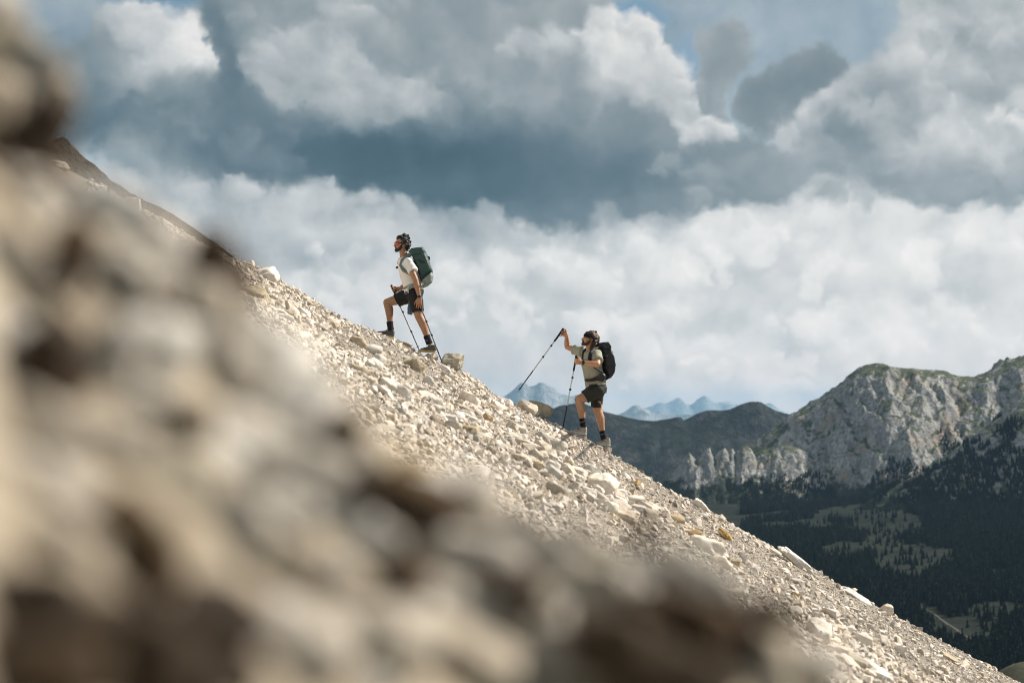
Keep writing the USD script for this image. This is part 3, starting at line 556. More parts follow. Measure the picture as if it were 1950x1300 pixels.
NRM = np.array([-PB, -PC, 1.0]); NRM /= np.linalg.norm(NRM)
rng = np.random.default_rng(5)
n = 210000
gy = 7.5 + 14.2 * rng.random(n) ** .85; gx = rng.uniform(-.30, .42, n) * gy
coarse = fbm2(gx, gy, 1.6, 3, 95) + .14 * smooth(1.0 - gx, 0, 1.6) - .07
size = .0095 * (1 - rng.random(n)) ** (-1 / 2.2) * (.62 + 1.25 * smooth(coarse, .46, .66)); size = np.clip(size, .0075, .07)
gz = slope_z(gx, gy) + size * .25
tag(instancer("/World/gravel", [("gravel_stone", hull_rock(np.random.default_rng(300 + k), 9 + k % 5), M["gravel"]) for k in range(14)], np.stack([gx, gy, gz], 1), np.stack([size * rng.uniform(.8, 1.3, n), size * rng.uniform(.8, 1.2, n), size], 1), quats=quat_to(rng, NRM, n), seed=6),
    "loose pale gravel and small stones covering the scree slope", "gravel", kind="stuff")
# the larger loose stones, each by itself
n = 900
sy_ = 9.0 + 11.9 * rng.random(n) ** .8; sx_ = rng.uniform(-.27, .38, n) * sy_
ssz = .036 * (1 - rng.random(n)) ** (-1 / 2.6) * (.7 + .9 * smooth(fbm2(sx_, sy_, 1.6, 3, 95), .42, .62)); ssz = np.clip(ssz, .036, .125)
sz_ = slope_z(sx_, sy_) + ssz * .15
qq = pix(np.stack([sx_, sy_, sz_], 1)); inview = (qq[:, 0] > 420) & (qq[:, 0] < 1960) & (qq[:, 1] < 1310)
fg = np.interp(qq[:, 0], [420, 520, 640, 740, 850, 960, 1100, 1230, 1300, 1400, 1540, 1600], [600, 640, 720, 800, 870, 960, 1000, 1020, 1090, 1130, 1200, 1300])
order = np.argsort(-(ssz / sy_) * (inview & (qq[:, 1] < fg + 20)))[:300]
mats = [M["stone"]] * 12 + [M["white_stone"]] * 4 + [M["ochre_stone"], M["tan_stone"], M["grey_stone"]]
CL = [(745, 725, 110, 55, 13, 44), (880, 800, 120, 50, 14, 40), (1000, 850, 90, 40, 10, 38), (1120, 925, 105, 48, 22, 46), (1060, 890, 60, 30, 6, 40), (1200, 960, 60, 30, 6, 40), (1600, 1262, 80, 30, 8, 48), (560, 600, 70, 35, 9, 36), (1360, 1040, 70, 30, 6, 40)]
def scree_hit(px, py):
    ys = np.linspace(7.0, YR, 900); p = at(px, py, 1.0) * ys[:, None]; hit = np.nonzero(p[:, 2] < slope_z(p[:, 0], ys))[0]; return p[hit[0]] if len(hit) else None
n_blocks = 0
for cx, cy, rx, ry, cnt, sz in CL:                     # blocks heaped in the coarse patches
    for _ in range(cnt):
        u, v_ = rng.normal(0, .5, 2); p = scree_hit(cx + u * rx + .3 * v_ * ry, cy + u * rx * .5 + v_ * ry)
        if p is None or p[1] > 20.6: continue
        hs = sz * rng.uniform(.55, 1.05) / 2 * p[1] / F; k_ = rng.uniform(.55, .9)
        bv, bf = big_rock(int(rng.integers(1e6)), (hs * 1.1, hs * rng.uniform(.7, 1), hs * k_), int(rng.integers(6, 12)), 2, .08, rng.uniform(0, 6.3)); a_ = rng.uniform(.15, .75)
        bv = bv @ np.array([[math.cos(a_), 0, math.sin(a_)], [0, 1, 0], [-math.sin(a_), 0, math.cos(a_)]]).T
        obj("stone", (bv + p + [0, 0, hs * k_ * .25], bf), mats[int(rng.integers(len(mats)))], scree, smooth=25); n_blocks += 1
for i in order[:268 - n_blocks]:
    m = hull_rock(rng, int(rng.integers(14, 26)), rng.uniform(.75, 1.1)); v = np.array(m.vertices) * ssz[i]
    R = trimesh.transformations.euler_matrix(rng.normal(0, .35), .45 + rng.normal(0, .3), rng.uniform(0, 6.3))[:3, :3]
    obj("stone", (v @ R.T + [sx_[i], sy_[i], sz_[i]], m.faces), mats[int(rng.integers(len(mats)))], scree)

# ---------------------------------------------------------------- boulders that stand out on the scree
def boulder(px, py, w, h, mat, label, seed, name="boulder", planes=14, yaw=None, tilt=0.0, deep=1.0, cat="boulder", Y=None, sink=.25, rough=.085, roll=0.0):
    p = on_slope(px, py) if Y is None else at(px, py, Y)
    k = p[1] / F; a, c = w * k / 2 * 1.08, h * k / 2 * 1.12
    v, f = big_rock(seed, (a, (a + c) / 2 * deep, c), planes, 3, rough, 0.0, tilt)
    cr, sr = math.cos(roll), math.sin(roll); v = v @ np.array([[cr, 0, sr], [0, 1, 0], [-sr, 0, cr]]).T
    o = thing(name, label, cat, p)
    obj("rock", (v, f), M[mat], o, smooth=28)
    return o
B_ = [
 (1025, 779, 46, 32, "grey_stone", "weathered grey-brown boulder perched on the ridge left of the second hiker's planted pole", 1001, dict(planes=10, roll=.1, Y=20.7)),
 (860, 690, 42, 34, "lichen_stone", "rough pale boulder on the ridge just right of the first hiker's trailing pole", 1002, dict(planes=18, rough=.09, Y=20.7)),
 (679, 656, 34, 26, "ochre_stone", "ochre yellow block below the first hiker's leading foot", 1003, dict(planes=9, roll=.35)),
 (709, 706, 34, 42, "white_stone", "pale upright angular block, uppermost of the row of three below the ochre block", 1004, dict(planes=9, roll=.5)),
 (738, 740, 44, 34, "white_stone", "pale angular block in the middle of the row of three", 1005, dict(planes=8, roll=.4)),
 (768, 756, 44, 34, "white_stone", "pale angular block, lowest of the row of three", 1006, dict(planes=9, roll=.3)),
 (850, 799, 44, 24, "white_stone", "flat pale wedge of rock left of the orange-tan block", 1007, dict(planes=8, roll=.1)),
 (897, 822, 38, 26, "ochre_stone", "orange-tan block beside the flat pale wedge, far below the first hiker's pole", 1008, dict(planes=8, roll=.35)),
 (1001, 786, 34, 44, "stone", "tall pale block leaning just left of the weathered boulder", 1009, dict(planes=10, roll=.5)),
 (962, 772, 34, 26, "stone", "pale block on the ridge below the tip of the raised pole", 1010, dict(planes=10, roll=.4)),
 (1040, 845, 66, 36, "grey_stone", "long grey slab with a shaded underside below the second hiker's planted pole", 1011, dict(planes=9, roll=.25)),
 (1143, 934, 60, 64, "stone", "largest veined pale boulder in the outcrop below the second hiker", 1012, dict(planes=14, roll=.3)),
 (1058, 942, 46, 40, "tan_stone", "brown-stained block at the lower left end of the outcrop", 1013, dict(planes=9, roll=.3)),
 (1098, 905, 44, 30, "white_stone", "pale rounded block resting above the largest veined boulder", 1014, dict(planes=12, roll=.3)),
 (1206, 957, 56, 30, "stone", "wide pale block at the right end of the outcrop", 1015, dict(planes=9, roll=.2)),
 (1186, 985, 70, 30, "stone", "flat slab half sunk in the gravel under the outcrop", 1025, dict(planes=9, roll=.25)),
 (1333, 966, 38, 22, "white_stone", "smooth white boulder on the ridge in front of the far cliffs", 1016, dict(planes=12, roll=.55, Y=20.6)),
 (1341, 1046, 66, 54, "white_stone", "broad pale boulder at the edge of the blurred foreground, left of the small brown stone", 1017, dict(planes=11, roll=.3)),
 (1401, 1073, 20, 18, "ochre_stone", "small dark ochre stone right of the broad pale boulder", 1018, dict(planes=10)),
 (1371, 1074, 16, 12, "ochre_stone", "smallest flat ochre stone touching the broad pale boulder", 1019, dict(planes=10, roll=.3)),
 (1519, 1068, 84, 18, "white_stone", "long white slab lying along the ridge against the dark forest", 1020, dict(planes=10, roll=.52, Y=20.3, deep=.6)),
 (1624, 1134, 66, 20, "white_stone", "long white slab just below the ridge, right of the other white slab", 1021, dict(planes=12, roll=.60, deep=.8)),
 (1556, 1218, 50, 62, "white_stone", "big rounded pale boulder rising from the blurred foreground at lower right", 1022, dict(planes=12, roll=.3)),
 (1616, 1262, 68, 40, "tan_stone", "broad tan boulder with an overhang right of the big rounded boulder", 1023, dict(planes=10, roll=.15)),
 (1516, 1214, 36, 26, "tan_stone", "small block tucked against the left side of the big rounded boulder", 1024, dict(planes=10, roll=.3)),
 (1668, 1288, 56, 34, "white_stone", "white boulder at the bottom edge below the broad tan boulder", 1026, dict(planes=11, roll=.2)),
 (1690, 1160, 24, 20, "stone", "chunky block standing proud of the ridge at lower right", 1027, dict(planes=10, Y=20.5)),
 (1806, 1259, 40, 26, "grey_stone", "grey angular block in the gravel at lower right", 1028, dict(planes=9, roll=.5)),
 (1800, 1284, 16, 28, "tan_stone", "narrow brown stone standing below the grey angular block", 1029, dict(planes=10, roll=-.3)),
 (772, 656, 24, 8, "grey_stone", "thin flat brown stone between the first hiker's feet", 1030, dict(planes=9, roll=.12, Y=20.7)),
 (500, 527, 56, 34, "stone", "crumbling pale knoll at the upper left end of the sharp ridge", 1031, dict(planes=16, rough=.1, Y=20.2)),
 (482, 566, 56, 42, "lichen_stone", "olive stained rock below the crumbling knoll", 1032, dict(planes=14, rough=.09)),
 (540, 612, 40, 28, "white_stone", "white block below the olive stained rock", 1033, dict(planes=8, roll=.5)),
 (255, 392, 30, 34, "white_stone", "pale rock on the skyline in front of the dark hill", 1034, dict(planes=12, Y=20.5)),
 (95, 318, 70, 26, "stone", "pale rubble heap under the dark hill's summit at upper left", 1035, dict(planes=16, rough=.1, Y=20.3)),
 (787, 700, 44, 34, "tan_stone", "brownish rough block below the first hiker's rear foot", 1036, dict(planes=12, rough=.08, roll=.3)),
]
for px, py, w, h, mat, label, seed, kw in B_: boulder(px, py, w, h, mat, label, seed, **kw)

# ---------------------------------------------------------------- the bank of rubble close to the lens (far out of focus)
YB = 0.95
outline = [(-500, -60), (-100, 150), (0, 270), (60, 350), (130, 370), (190, 400), (260, 450), (330, 490), (400, 530), (450, 590), (460, 640), (540, 690), (620, 740), (700, 810), (770, 875), (860, 930), (950, 1000), (1060, 1030), (1180, 1040), (1300, 1110), (1400, 1160), (1500, 1230), (1560, 1310), (1700, 1450), (2100, 1750)]
bp = np.array([at(px, py, YB) for px, py in outline])
def bank_z(x, y):
    zc = np.interp(x * YB / np.clip(y, .35, YB), bp[:, 0], bp[:, 2])
    front = np.maximum(YB - y, 0); back = np.maximum(y - YB, 0)
    return zc - front * .62 - back * 1.3 + (fbm2(x, y, .12, 4, 111) - .5) * .05 + (fbm2(x, y, .03, 3, 112) - .5) * .016
def on_bank(px, py):
    ys = np.linspace(.35, 1.6, 700); p = at(px, py, 1.0) * ys[:, None]
    hit = np.nonzero(p[:, 2] < bank_z(p[:, 0], ys))[0]
    return p[hit[0]] if len(hit) else at(px, py, YB)
X, Y = np.meshgrid(np.arange(-1.3, 1.1, .010), np.arange(.2, 2.3, .010), indexing="ij")
Z = np.maximum(bank_z(X, Y), slope_z(X, Y, False) - .05)
bank = tag(obj("rubble_bank", grid_mesh(X, Y, Z), M["bank_soil"], smooth=True), "out of focus bank of brown soil and pale rubble close to the lens", kind="structure")
P, W, O, T_, D_ = "bank_stone", "bank_white", "ochre_stone", "tan_stone", "shade_brown_stone"  # D_ stones put the shaded voids between the rubble into dark colour
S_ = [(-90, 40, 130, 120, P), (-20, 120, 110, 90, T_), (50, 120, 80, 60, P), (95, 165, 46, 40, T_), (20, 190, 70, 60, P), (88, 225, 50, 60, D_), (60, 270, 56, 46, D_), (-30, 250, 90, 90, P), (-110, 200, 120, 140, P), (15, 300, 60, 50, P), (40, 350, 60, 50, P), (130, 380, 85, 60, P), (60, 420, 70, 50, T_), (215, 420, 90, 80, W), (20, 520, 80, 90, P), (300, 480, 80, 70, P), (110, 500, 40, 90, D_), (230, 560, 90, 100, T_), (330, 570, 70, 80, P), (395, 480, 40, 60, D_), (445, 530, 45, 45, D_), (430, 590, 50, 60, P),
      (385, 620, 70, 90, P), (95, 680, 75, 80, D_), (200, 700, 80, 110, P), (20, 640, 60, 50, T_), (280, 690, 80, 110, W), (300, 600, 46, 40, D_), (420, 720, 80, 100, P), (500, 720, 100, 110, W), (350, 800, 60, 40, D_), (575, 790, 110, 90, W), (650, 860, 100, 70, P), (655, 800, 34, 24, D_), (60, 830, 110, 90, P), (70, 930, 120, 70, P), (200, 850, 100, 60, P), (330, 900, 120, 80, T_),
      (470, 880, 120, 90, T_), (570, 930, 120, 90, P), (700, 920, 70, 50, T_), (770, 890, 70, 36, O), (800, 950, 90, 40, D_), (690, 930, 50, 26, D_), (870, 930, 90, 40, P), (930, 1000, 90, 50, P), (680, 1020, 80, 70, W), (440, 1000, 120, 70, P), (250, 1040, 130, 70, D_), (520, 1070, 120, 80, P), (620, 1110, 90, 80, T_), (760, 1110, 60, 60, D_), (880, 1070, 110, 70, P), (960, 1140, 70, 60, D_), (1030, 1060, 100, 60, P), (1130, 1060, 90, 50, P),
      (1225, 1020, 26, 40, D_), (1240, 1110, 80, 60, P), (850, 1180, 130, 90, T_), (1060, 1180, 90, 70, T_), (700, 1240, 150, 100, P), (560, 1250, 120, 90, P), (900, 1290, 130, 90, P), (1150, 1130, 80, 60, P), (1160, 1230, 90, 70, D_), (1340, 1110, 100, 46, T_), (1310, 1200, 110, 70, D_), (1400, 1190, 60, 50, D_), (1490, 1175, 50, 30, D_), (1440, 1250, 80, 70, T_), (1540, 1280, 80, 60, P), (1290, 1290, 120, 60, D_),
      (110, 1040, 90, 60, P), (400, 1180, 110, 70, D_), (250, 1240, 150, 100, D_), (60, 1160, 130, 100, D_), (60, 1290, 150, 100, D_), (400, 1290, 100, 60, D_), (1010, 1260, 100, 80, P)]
rng = np.random.default_rng(77)
for k in range(80):                                       # smaller rubble wedged between the larger stones
    t = rng.random(); px = rng.uniform(-60, 1560); top = np.interp(px, [o[0] for o in outline], [o[1] for o in outline]); py = top + 20 + rng.random() ** 1.1 * (1330 - top)
    if py > 1340: continue
    r_ = rng.uniform(26, 80); dark_ = ((px - 150) / 330) ** 2 + ((py - 1230) / 190) ** 2 < 1 or ((px - 1320) / 150) ** 2 + ((py - 1210) / 90) ** 2 < 1  # in these two areas most filler is dark, imitating deep shade
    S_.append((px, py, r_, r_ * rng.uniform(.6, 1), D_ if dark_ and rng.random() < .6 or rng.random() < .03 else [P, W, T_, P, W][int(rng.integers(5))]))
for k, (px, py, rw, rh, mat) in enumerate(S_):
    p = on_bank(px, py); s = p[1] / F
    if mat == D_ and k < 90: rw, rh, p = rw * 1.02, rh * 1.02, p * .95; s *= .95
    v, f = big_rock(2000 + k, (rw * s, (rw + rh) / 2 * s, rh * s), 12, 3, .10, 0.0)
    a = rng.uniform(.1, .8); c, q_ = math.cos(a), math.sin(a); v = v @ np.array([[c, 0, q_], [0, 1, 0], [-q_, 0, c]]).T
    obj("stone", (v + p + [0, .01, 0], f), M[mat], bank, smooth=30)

# ---------------------------------------------------------------- the two hikers
def skin_material(name, c):
    g = Graph(); p = g.add("geometry", "position")
    col = g.ramp(g.noise(p, 26.0, 5, .6), [(.3, tuple(x * .84 for x in c)), (.7, tuple(x * 1.1 for x in c))])
    nb = g.add("bump", "normal", height=g.noise(p, 260.0, 3, .6), strength=.25, distance=.002)
    return g.make(f"/World/Looks/{name}", g.add("principled_bsdf", "BSDF", base_color=col, roughness=.5, specular_ior_level=.4, subsurface_weight=.12, subsurface_scale=.01, normal=nb))
M["skin_one"] = skin_material("skin_one", (.33, .175, .10)); M["skin_two"] = skin_material("skin_two", (.43, .235, .135))
M["white_shirt"] = plain("white_shirt", (.74, .71, .67), .85, nscale=14, var=.04, bump=.4, bscale=60, dist=.006)
M["sage_shirt"] = plain("sage_shirt", (.30, .295, .225), .9, nscale=14, var=.07, bump=.4, bscale=60, dist=.006)
M["black_shorts"] = plain("black_shorts", (.007, .007, .008), .75, bump=.3, bscale=50, dist=.006)
M["olive_shorts"] = plain("olive_shorts", (.024, .023, .018), .8, nscale=18, var=.15, bump=.3, bscale=50, dist=.006)
M["sock"] = plain("black_sock", (.012, .013, .018), .95)
M["grey_shoe"] = plain("grey_shoe", (.075, .08, .085), .7, nscale=40, var=.35, bump=.4, bscale=120)
M["beige_shoe"] = plain("beige_shoe", (.33, .30, .245), .75, nscale=40, var=.25, bump=.4, bscale=120)
M["yellow_sole"] = plain("yellow_sole", (.42, .29, .09), .7); M["pale_sole"] = plain("pale_sole", (.42, .41, .38), .7)
M["yellow_lace"] = plain("yellow_lace", (.52, .38, .07), .7); M["dark_lace"] = plain("dark_lace", (.05, .05, .045), .8)
M["black_hair"] = plain("black_hair", (.014, .011, .009), .55, nscale=70, var=.5, bump=.8, bscale=140, dist=.01)
M["brown_hair"] = plain("brown_hair", (.085, .043, .024), .6, nscale=60, var=.3, bump=.4, bscale=130, dist=.006)
M["brown_beard"] = plain("brown_beard", (.06, .032, .02), .7, nscale=120, var=.5)
M["black_cloth"] = plain("black_cloth", (.014, .014, .016), .8, bump=.3, bscale=80)
M["green_pack"] = plain("green_pack", (.030, .064, .056), .6, nscale=16, var=.25, bump=.5, bscale=40, dist=.01)
M["sage_pack"] = plain("sage_pack", (.20, .24, .22), .65, nscale=16, var=.15, bump=.4, bscale=40, dist=.008)
M["black_pack"] = plain("black_pack", (.017, .018, .020), .5, nscale=16, var=.3, bump=.6, bscale=36, dist=.012)
M["strap_grey"] = plain("strap_grey", (.14, .17, .16), .75); M["strap_black"] = plain("strap_black", (.016, .016, .018), .7); M["strap_cream"] = plain("strap_cream", (.42, .42, .38), .8)
M["blue_jacket"] = plain("blue_jacket", (.060, .105, .155), .75, nscale=20, var=.2, bump=.4, bscale=50, dist=.006)
M["rubber"] = plain("black_rubber", (.012, .012, .014), .6); M["pole_dark"] = plain("pole_dark", (.025, .026, .032), .35, metallic=.4); M["pole_grey"] = plain("pole_grey", (.16, .16, .16), .35, metallic=.6)
M["pole_white"] = plain("pole_white", (.62, .61, .58), .35); M["steel"] = plain("steel", (.45, .45, .45), .3, metallic=1.0)
M["red_lens"] = plain("red_lens", (.52, .035, .012), .12, spec=.8); M["eye"] = plain("eye", (.05, .035, .03), .2); M["watch_face"] = plain("watch_face", (.02, .025, .03), .15)

def ball(c, r, n=20): return m3.Manifold.sphere(float(r), n).translate([float(x) for x in c])
def hull(*balls): return m3.Manifold.batch_hull([ball(c, r) for c, r in balls])
def chain(pts): return union([hull(a, b) for a, b in zip(pts, pts[1:])])
def union(ms): return m3.Manifold.batch_boolean(ms, m3.OpType.Add)
def unit(v): v = np.asarray(v, float); return v / np.linalg.norm(v)
def ring(c, axis, a, b, lat, n=28, power=2.4):
    """A rounded section: half width a across (in the axis/lat plane's normal), b along lat."""
    axis = unit(axis); lat = unit(np.asarray(lat, float) - axis * np.dot(lat, axis)); fw = np.cross(axis, lat); t = np.linspace(0, 2 * np.pi, n, endpoint=False)
    cc, ss = np.cos(t), np.sin(t); e = 2 / power
    return c + np.outer(np.sign(cc) * np.abs(cc) ** e * b, lat) + np.outer(np.sign(ss) * np.abs(ss) ** e * a, fw)
def loft(rings): return union([m3.Manifold.hull_points(np.vstack([a, b])) for a, b in zip(rings, rings[1:])])
def cone(p0, r0, p1, r1, lat=(0, 1, 0), squash=1.0):
    ax = unit(np.asarray(p1) - p0); return m3.Manifold.hull_points(np.vstack([ring(np.asarray(p0), ax, r0, r0 * squash, lat, 24, 2), ring(np.asarray(p1), ax, r1, r1 * squash, lat, 24, 2)]))
def soft(man, step, n=10, folds=0.0, scale=9.0, seed=0, stretch=(1, 1, 1)):
    """Refined and smoothed surface, with creases where folds > 0."""
    r = man.refine_to_length(step).to_mesh(); t = trimesh.Trimesh(np.array(r.vert_properties[:, :3], float), np.array(r.tri_verts), process=True)
    if n: trimesh.smoothing.filter_taubin(t, iterations=n)
    if folds:
        v = np.array(t.vertices); k = meshkit.fbm(v * scale * np.asarray(stretch) + seed, 3, seed); k2 = 1 - np.abs(2 * meshkit.noise(v * scale * .8 * np.asarray(stretch) + 7 + seed, seed) - 1)
        t.vertices = v + t.vertex_normals * ((k - .5) * folds * 1.6 + (k2 - .6) * folds)[:, None]
    return t
def from_tri(t):
    m = m3.Manifold(m3.Mesh(np.asarray(t.vertices, np.float32), np.asarray(t.faces, np.uint32))); return m

def hand(wrist, d, palm, side, curl, spread=.0):
    """Palm, four fingers of unequal length and a thumb on the side; d runs to the knuckles, palm is where the palm faces, side the thumb's side."""
    d, palm, side = unit(d), unit(palm), unit(side); w = np.asarray(wrist, float)
    out = [hull((w + side * .014, .019), (w - side * .014, .019), (w + d * .085 + side * .033, .0125), (w + d * .088 + side * .011, .013), (w + d * .085 - side * .011, .0125), (w + d * .078 - side * .031, .011), (w + d * .035 + side * .026 + palm * .008, .016))]
    for k, (L, r) in enumerate(((.073, .0088), (.081, .009), (.076, .0088), (.06, .0078))):
        s = .033 - .0215 * k; p = w + d * (.086 - .004 * (k == 3)) + side * s; ang = 0; pts = [(p, r + .001)]
        for seg, (q, c) in enumerate(zip((.46, .30, .24), curl)):
            ang += math.radians(c); v = d * math.cos(ang) + palm * math.sin(ang) + side * spread * (1.5 - k) * .12
            p = p + unit(v) * L * q; pts.append((p, r * (1 - .08 * (seg + 1))))
        out.append(chain(pts))
    b = w + d * .028 + side * .026 + palm * .006; tc = curl[0] / 75
    v1 = unit(d * .62 + side * .72 + palm * .35); v2 = unit(d * .75 + side * (.45 - .3 * tc) + palm * (.2 + .75 * tc)); v3 = unit(d * .7 + side * (.25 - .5 * tc) + palm * (.2 + .9 * tc))
    p1 = b + v1 * .036; p2 = p1 + v2 * .034; p3 = p2 + v3 * .026
    out.append(chain([(b, .015), (p1, .0115), (p2, .0105), (p3, .0085)]))
    return from_tri(soft(union(out), .004, 6))
def grip_hand(G, pole, toward, palm):
    """A fist closed round a pole: G is the grip's middle, pole its axis (thumb end up)."""
    p = unit(pole); d = unit(np.asarray(toward) - p * np.dot(toward, p)); n = unit(np.cross(d, p)); n = n if np.dot(n, palm) > 0 else -n
    w = np.asarray(G) - d * .088 - n * .024
    return w, hand(w, d, n, p, (62, 82, 58))

def head_parts(c, pitch, yaw, k=1.0):
    """Local axes: x forward, y to the wearer's left, z up; returns a mapper to the world. The wearer faces -x in the world before the turn."""
    cy, sy = math.cos(yaw), math.sin(yaw); cpi, spi = math.cos(pitch), math.sin(pitch)
    fwd = np.array([-cy * cpi, -sy * cpi, spi]); left = unit(np.cross([0, 0, 1.0], fwd)); up = np.cross(fwd, left); R = np.stack([fwd, left, up], 1) * k
    return lambda x, y, z: np.asarray(c) + R @ np.array([x, y, z])
def skull(H):
    L = [hull((H(.0, 0, .035), .088), (H(-.03, 0, .03), .083), (H(.03, .02, .045), .062), (H(.03, -.02, .045), .062)),
         hull((H(.03, 0, .03), .07), (H(.048, .028, -.02), .038), (H(.048, -.028, -.02), .038), (H(.058, .015, -.07), .028), (H(.058, -.015, -.07), .028)),
         hull((H(.05, .0, -.05), .045), (H(.074, .008, -.092), .018), (H(.074, -.008, -.092), .018), (H(0, .048, -.062), .022), (H(0, -.048, -.062), .022), (H(-.01, 0, -.03), .06)),
         hull((H(.088, 0, .012), .010), (H(.112, 0, -.028), .012), (H(.09, .014, -.034), .010), (H(.09, -.014, -.034), .010)),
         hull((H(.084, .03, .022), .012), (H(.084, -.03, .022), .012)), hull((H(.089, .014, -.058), .009), (H(.089, -.014, -.058), .009)), hull((H(.087, .013, -.069), .009), (H(.087, -.013, -.069), .009))]
    for s in (1, -1): L.append(hull((H(-.012, .078 * s, .018), .010), (H(-.018, .084 * s, .012), .010), (H(-.008, .078 * s, -.022), .009)))
    return L
def shoe(heel, toe, lat, k=1.0):
    """Trail shoe between heel and toe points of its sole; returns (upper, sole, laces)."""
    heel, toe = np.asarray(heel, float), np.asarray(toe, float); f = unit(toe - heel); L = np.linalg.norm(toe - heel); l = unit(np.asarray(lat) - f * np.dot(lat, f)); u = np.cross(f, l); u = u if u[2] > 0 else -u
    P = lambda x, y, z: heel + f * x * L + l * y + u * z
    up = union([hull((P(.13, 0, .050), .034), (P(.16, 0, .088), .036), (P(.36, 0, .085), .034), (P(.5, .006, .052), .036)), hull((P(.13, 0, .045), .035), (P(.5, .008, .045), .038), (P(.5, -.008, .045), .036), (P(.74, .014, .038), .032), (P(.74, -.014, .036), .030)),
                hull((P(.72, .012, .036), .033), (P(.72, -.014, .036), .032), (P(.89, .006, .030), .026), (P(.89, -.008, .030), .024))])
    t = np.linspace(0, 2 * np.pi, 16, endpoint=False); pts = []
    for x, r in ((.13, .038), (.45, .036), (.70, .050), (.88, .036)):
        for z in (0, .026): pts.append(np.array([P(x + r * math.cos(a) / L, r * math.sin(a), z + (.012 * (x > .8))) for a in t]))
    sole = union([m3.Manifold.hull_points(np.vstack(pts[i:i + 4])) for i in (0, 2, 4)])
    laces = union([hull((P(x, -.026, z), .006), (P(x + .01, 0, z + .014), .006)) + hull((P(x + .01, 0, z + .014), .006), (P(x, .026, z), .006)) for x, z in ((.42, .088), (.50, .078), (.58, .068))] + [hull((P(.10, -.030, .112), .006), (P(.10, .030, .112), .006)), hull((P(.24, -.036, .112), .006), (P(.10, -.030, .112), .006)), hull((P(.38, -.030, .106), .006), (P(.24, -.036, .112), .006))])
    return soft(up, .008, 5), sole, laces

def pack(o, polys, lat, w):
    """Bags whose side outlines are given (points in the world); each is rounded towards its two sides."""
    lat = unit(lat)
    for name, P, mat, ww, folds, seed in polys:
        P = np.asarray(P); c = P.mean(0)
        pts = np.vstack([c + (P - c) * s + lat * (ww * t) for t, s in ((-1, .72), (-.82, .93), (-.4, 1.0), (.4, 1.0), (.82, .93), (1, .72))])
        t = soft(m3.Manifold.hull_points(pts), .014, 2, folds, 11, seed, (1, 1, .8)); obj(name, t, mat, o, smooth=True)
def pole(label, top, grip_end, split, tip, clamps, mats, basket, group=None):
    top, tip = np.asarray(top), np.asarray(tip); o = thing("trekking_pole", label, "trekking pole", tip); ax = tip - top; L = np.linalg.norm(ax); a = ax / L; P = lambda t: top + ax * t - tip
    cyl = lambda t0, t1, r0, r1: cone(P(t0), r0, P(t1), r1)
    g = soft(union([cyl(0, grip_end * .35, .017, .0165), cyl(grip_end * .35, grip_end, .0155, .0135), ball(P(0.004), .021)]), .008, 3)
    obj("grip", g, M["rubber"], o, smooth=40)
    obj("upper_shaft", cyl(grip_end, split, .0095, .009), mats[0], o, smooth=40); obj("lower_shaft", cyl(split, .975, .0085, .0075), mats[1], o, smooth=40)
    for t in clamps: obj("clamp", union([cyl(t - .012, t + .012, .0135, .0135), hull((P(t) + [.012, -.008, 0], .006), (P(t + .012) + [.014, -.008, 0], .005))]), M["rubber"], o, smooth=40)
    obj("basket", cyl(basket, basket + .008, .013, .024), M["rubber"], o, smooth=40); obj("tip", cyl(.975, 1.0, .006, .003), M["steel"], o, smooth=40)
    s = np.array(unit(np.cross(a, [0, 1, 0]))); q = [P(.01) , P(.03) + s * .03, P(.09) + s * .035, P(.10)]
    obj("wrist_strap", chain([(x, .005) for x in q]), M["rubber"], o)
    return o

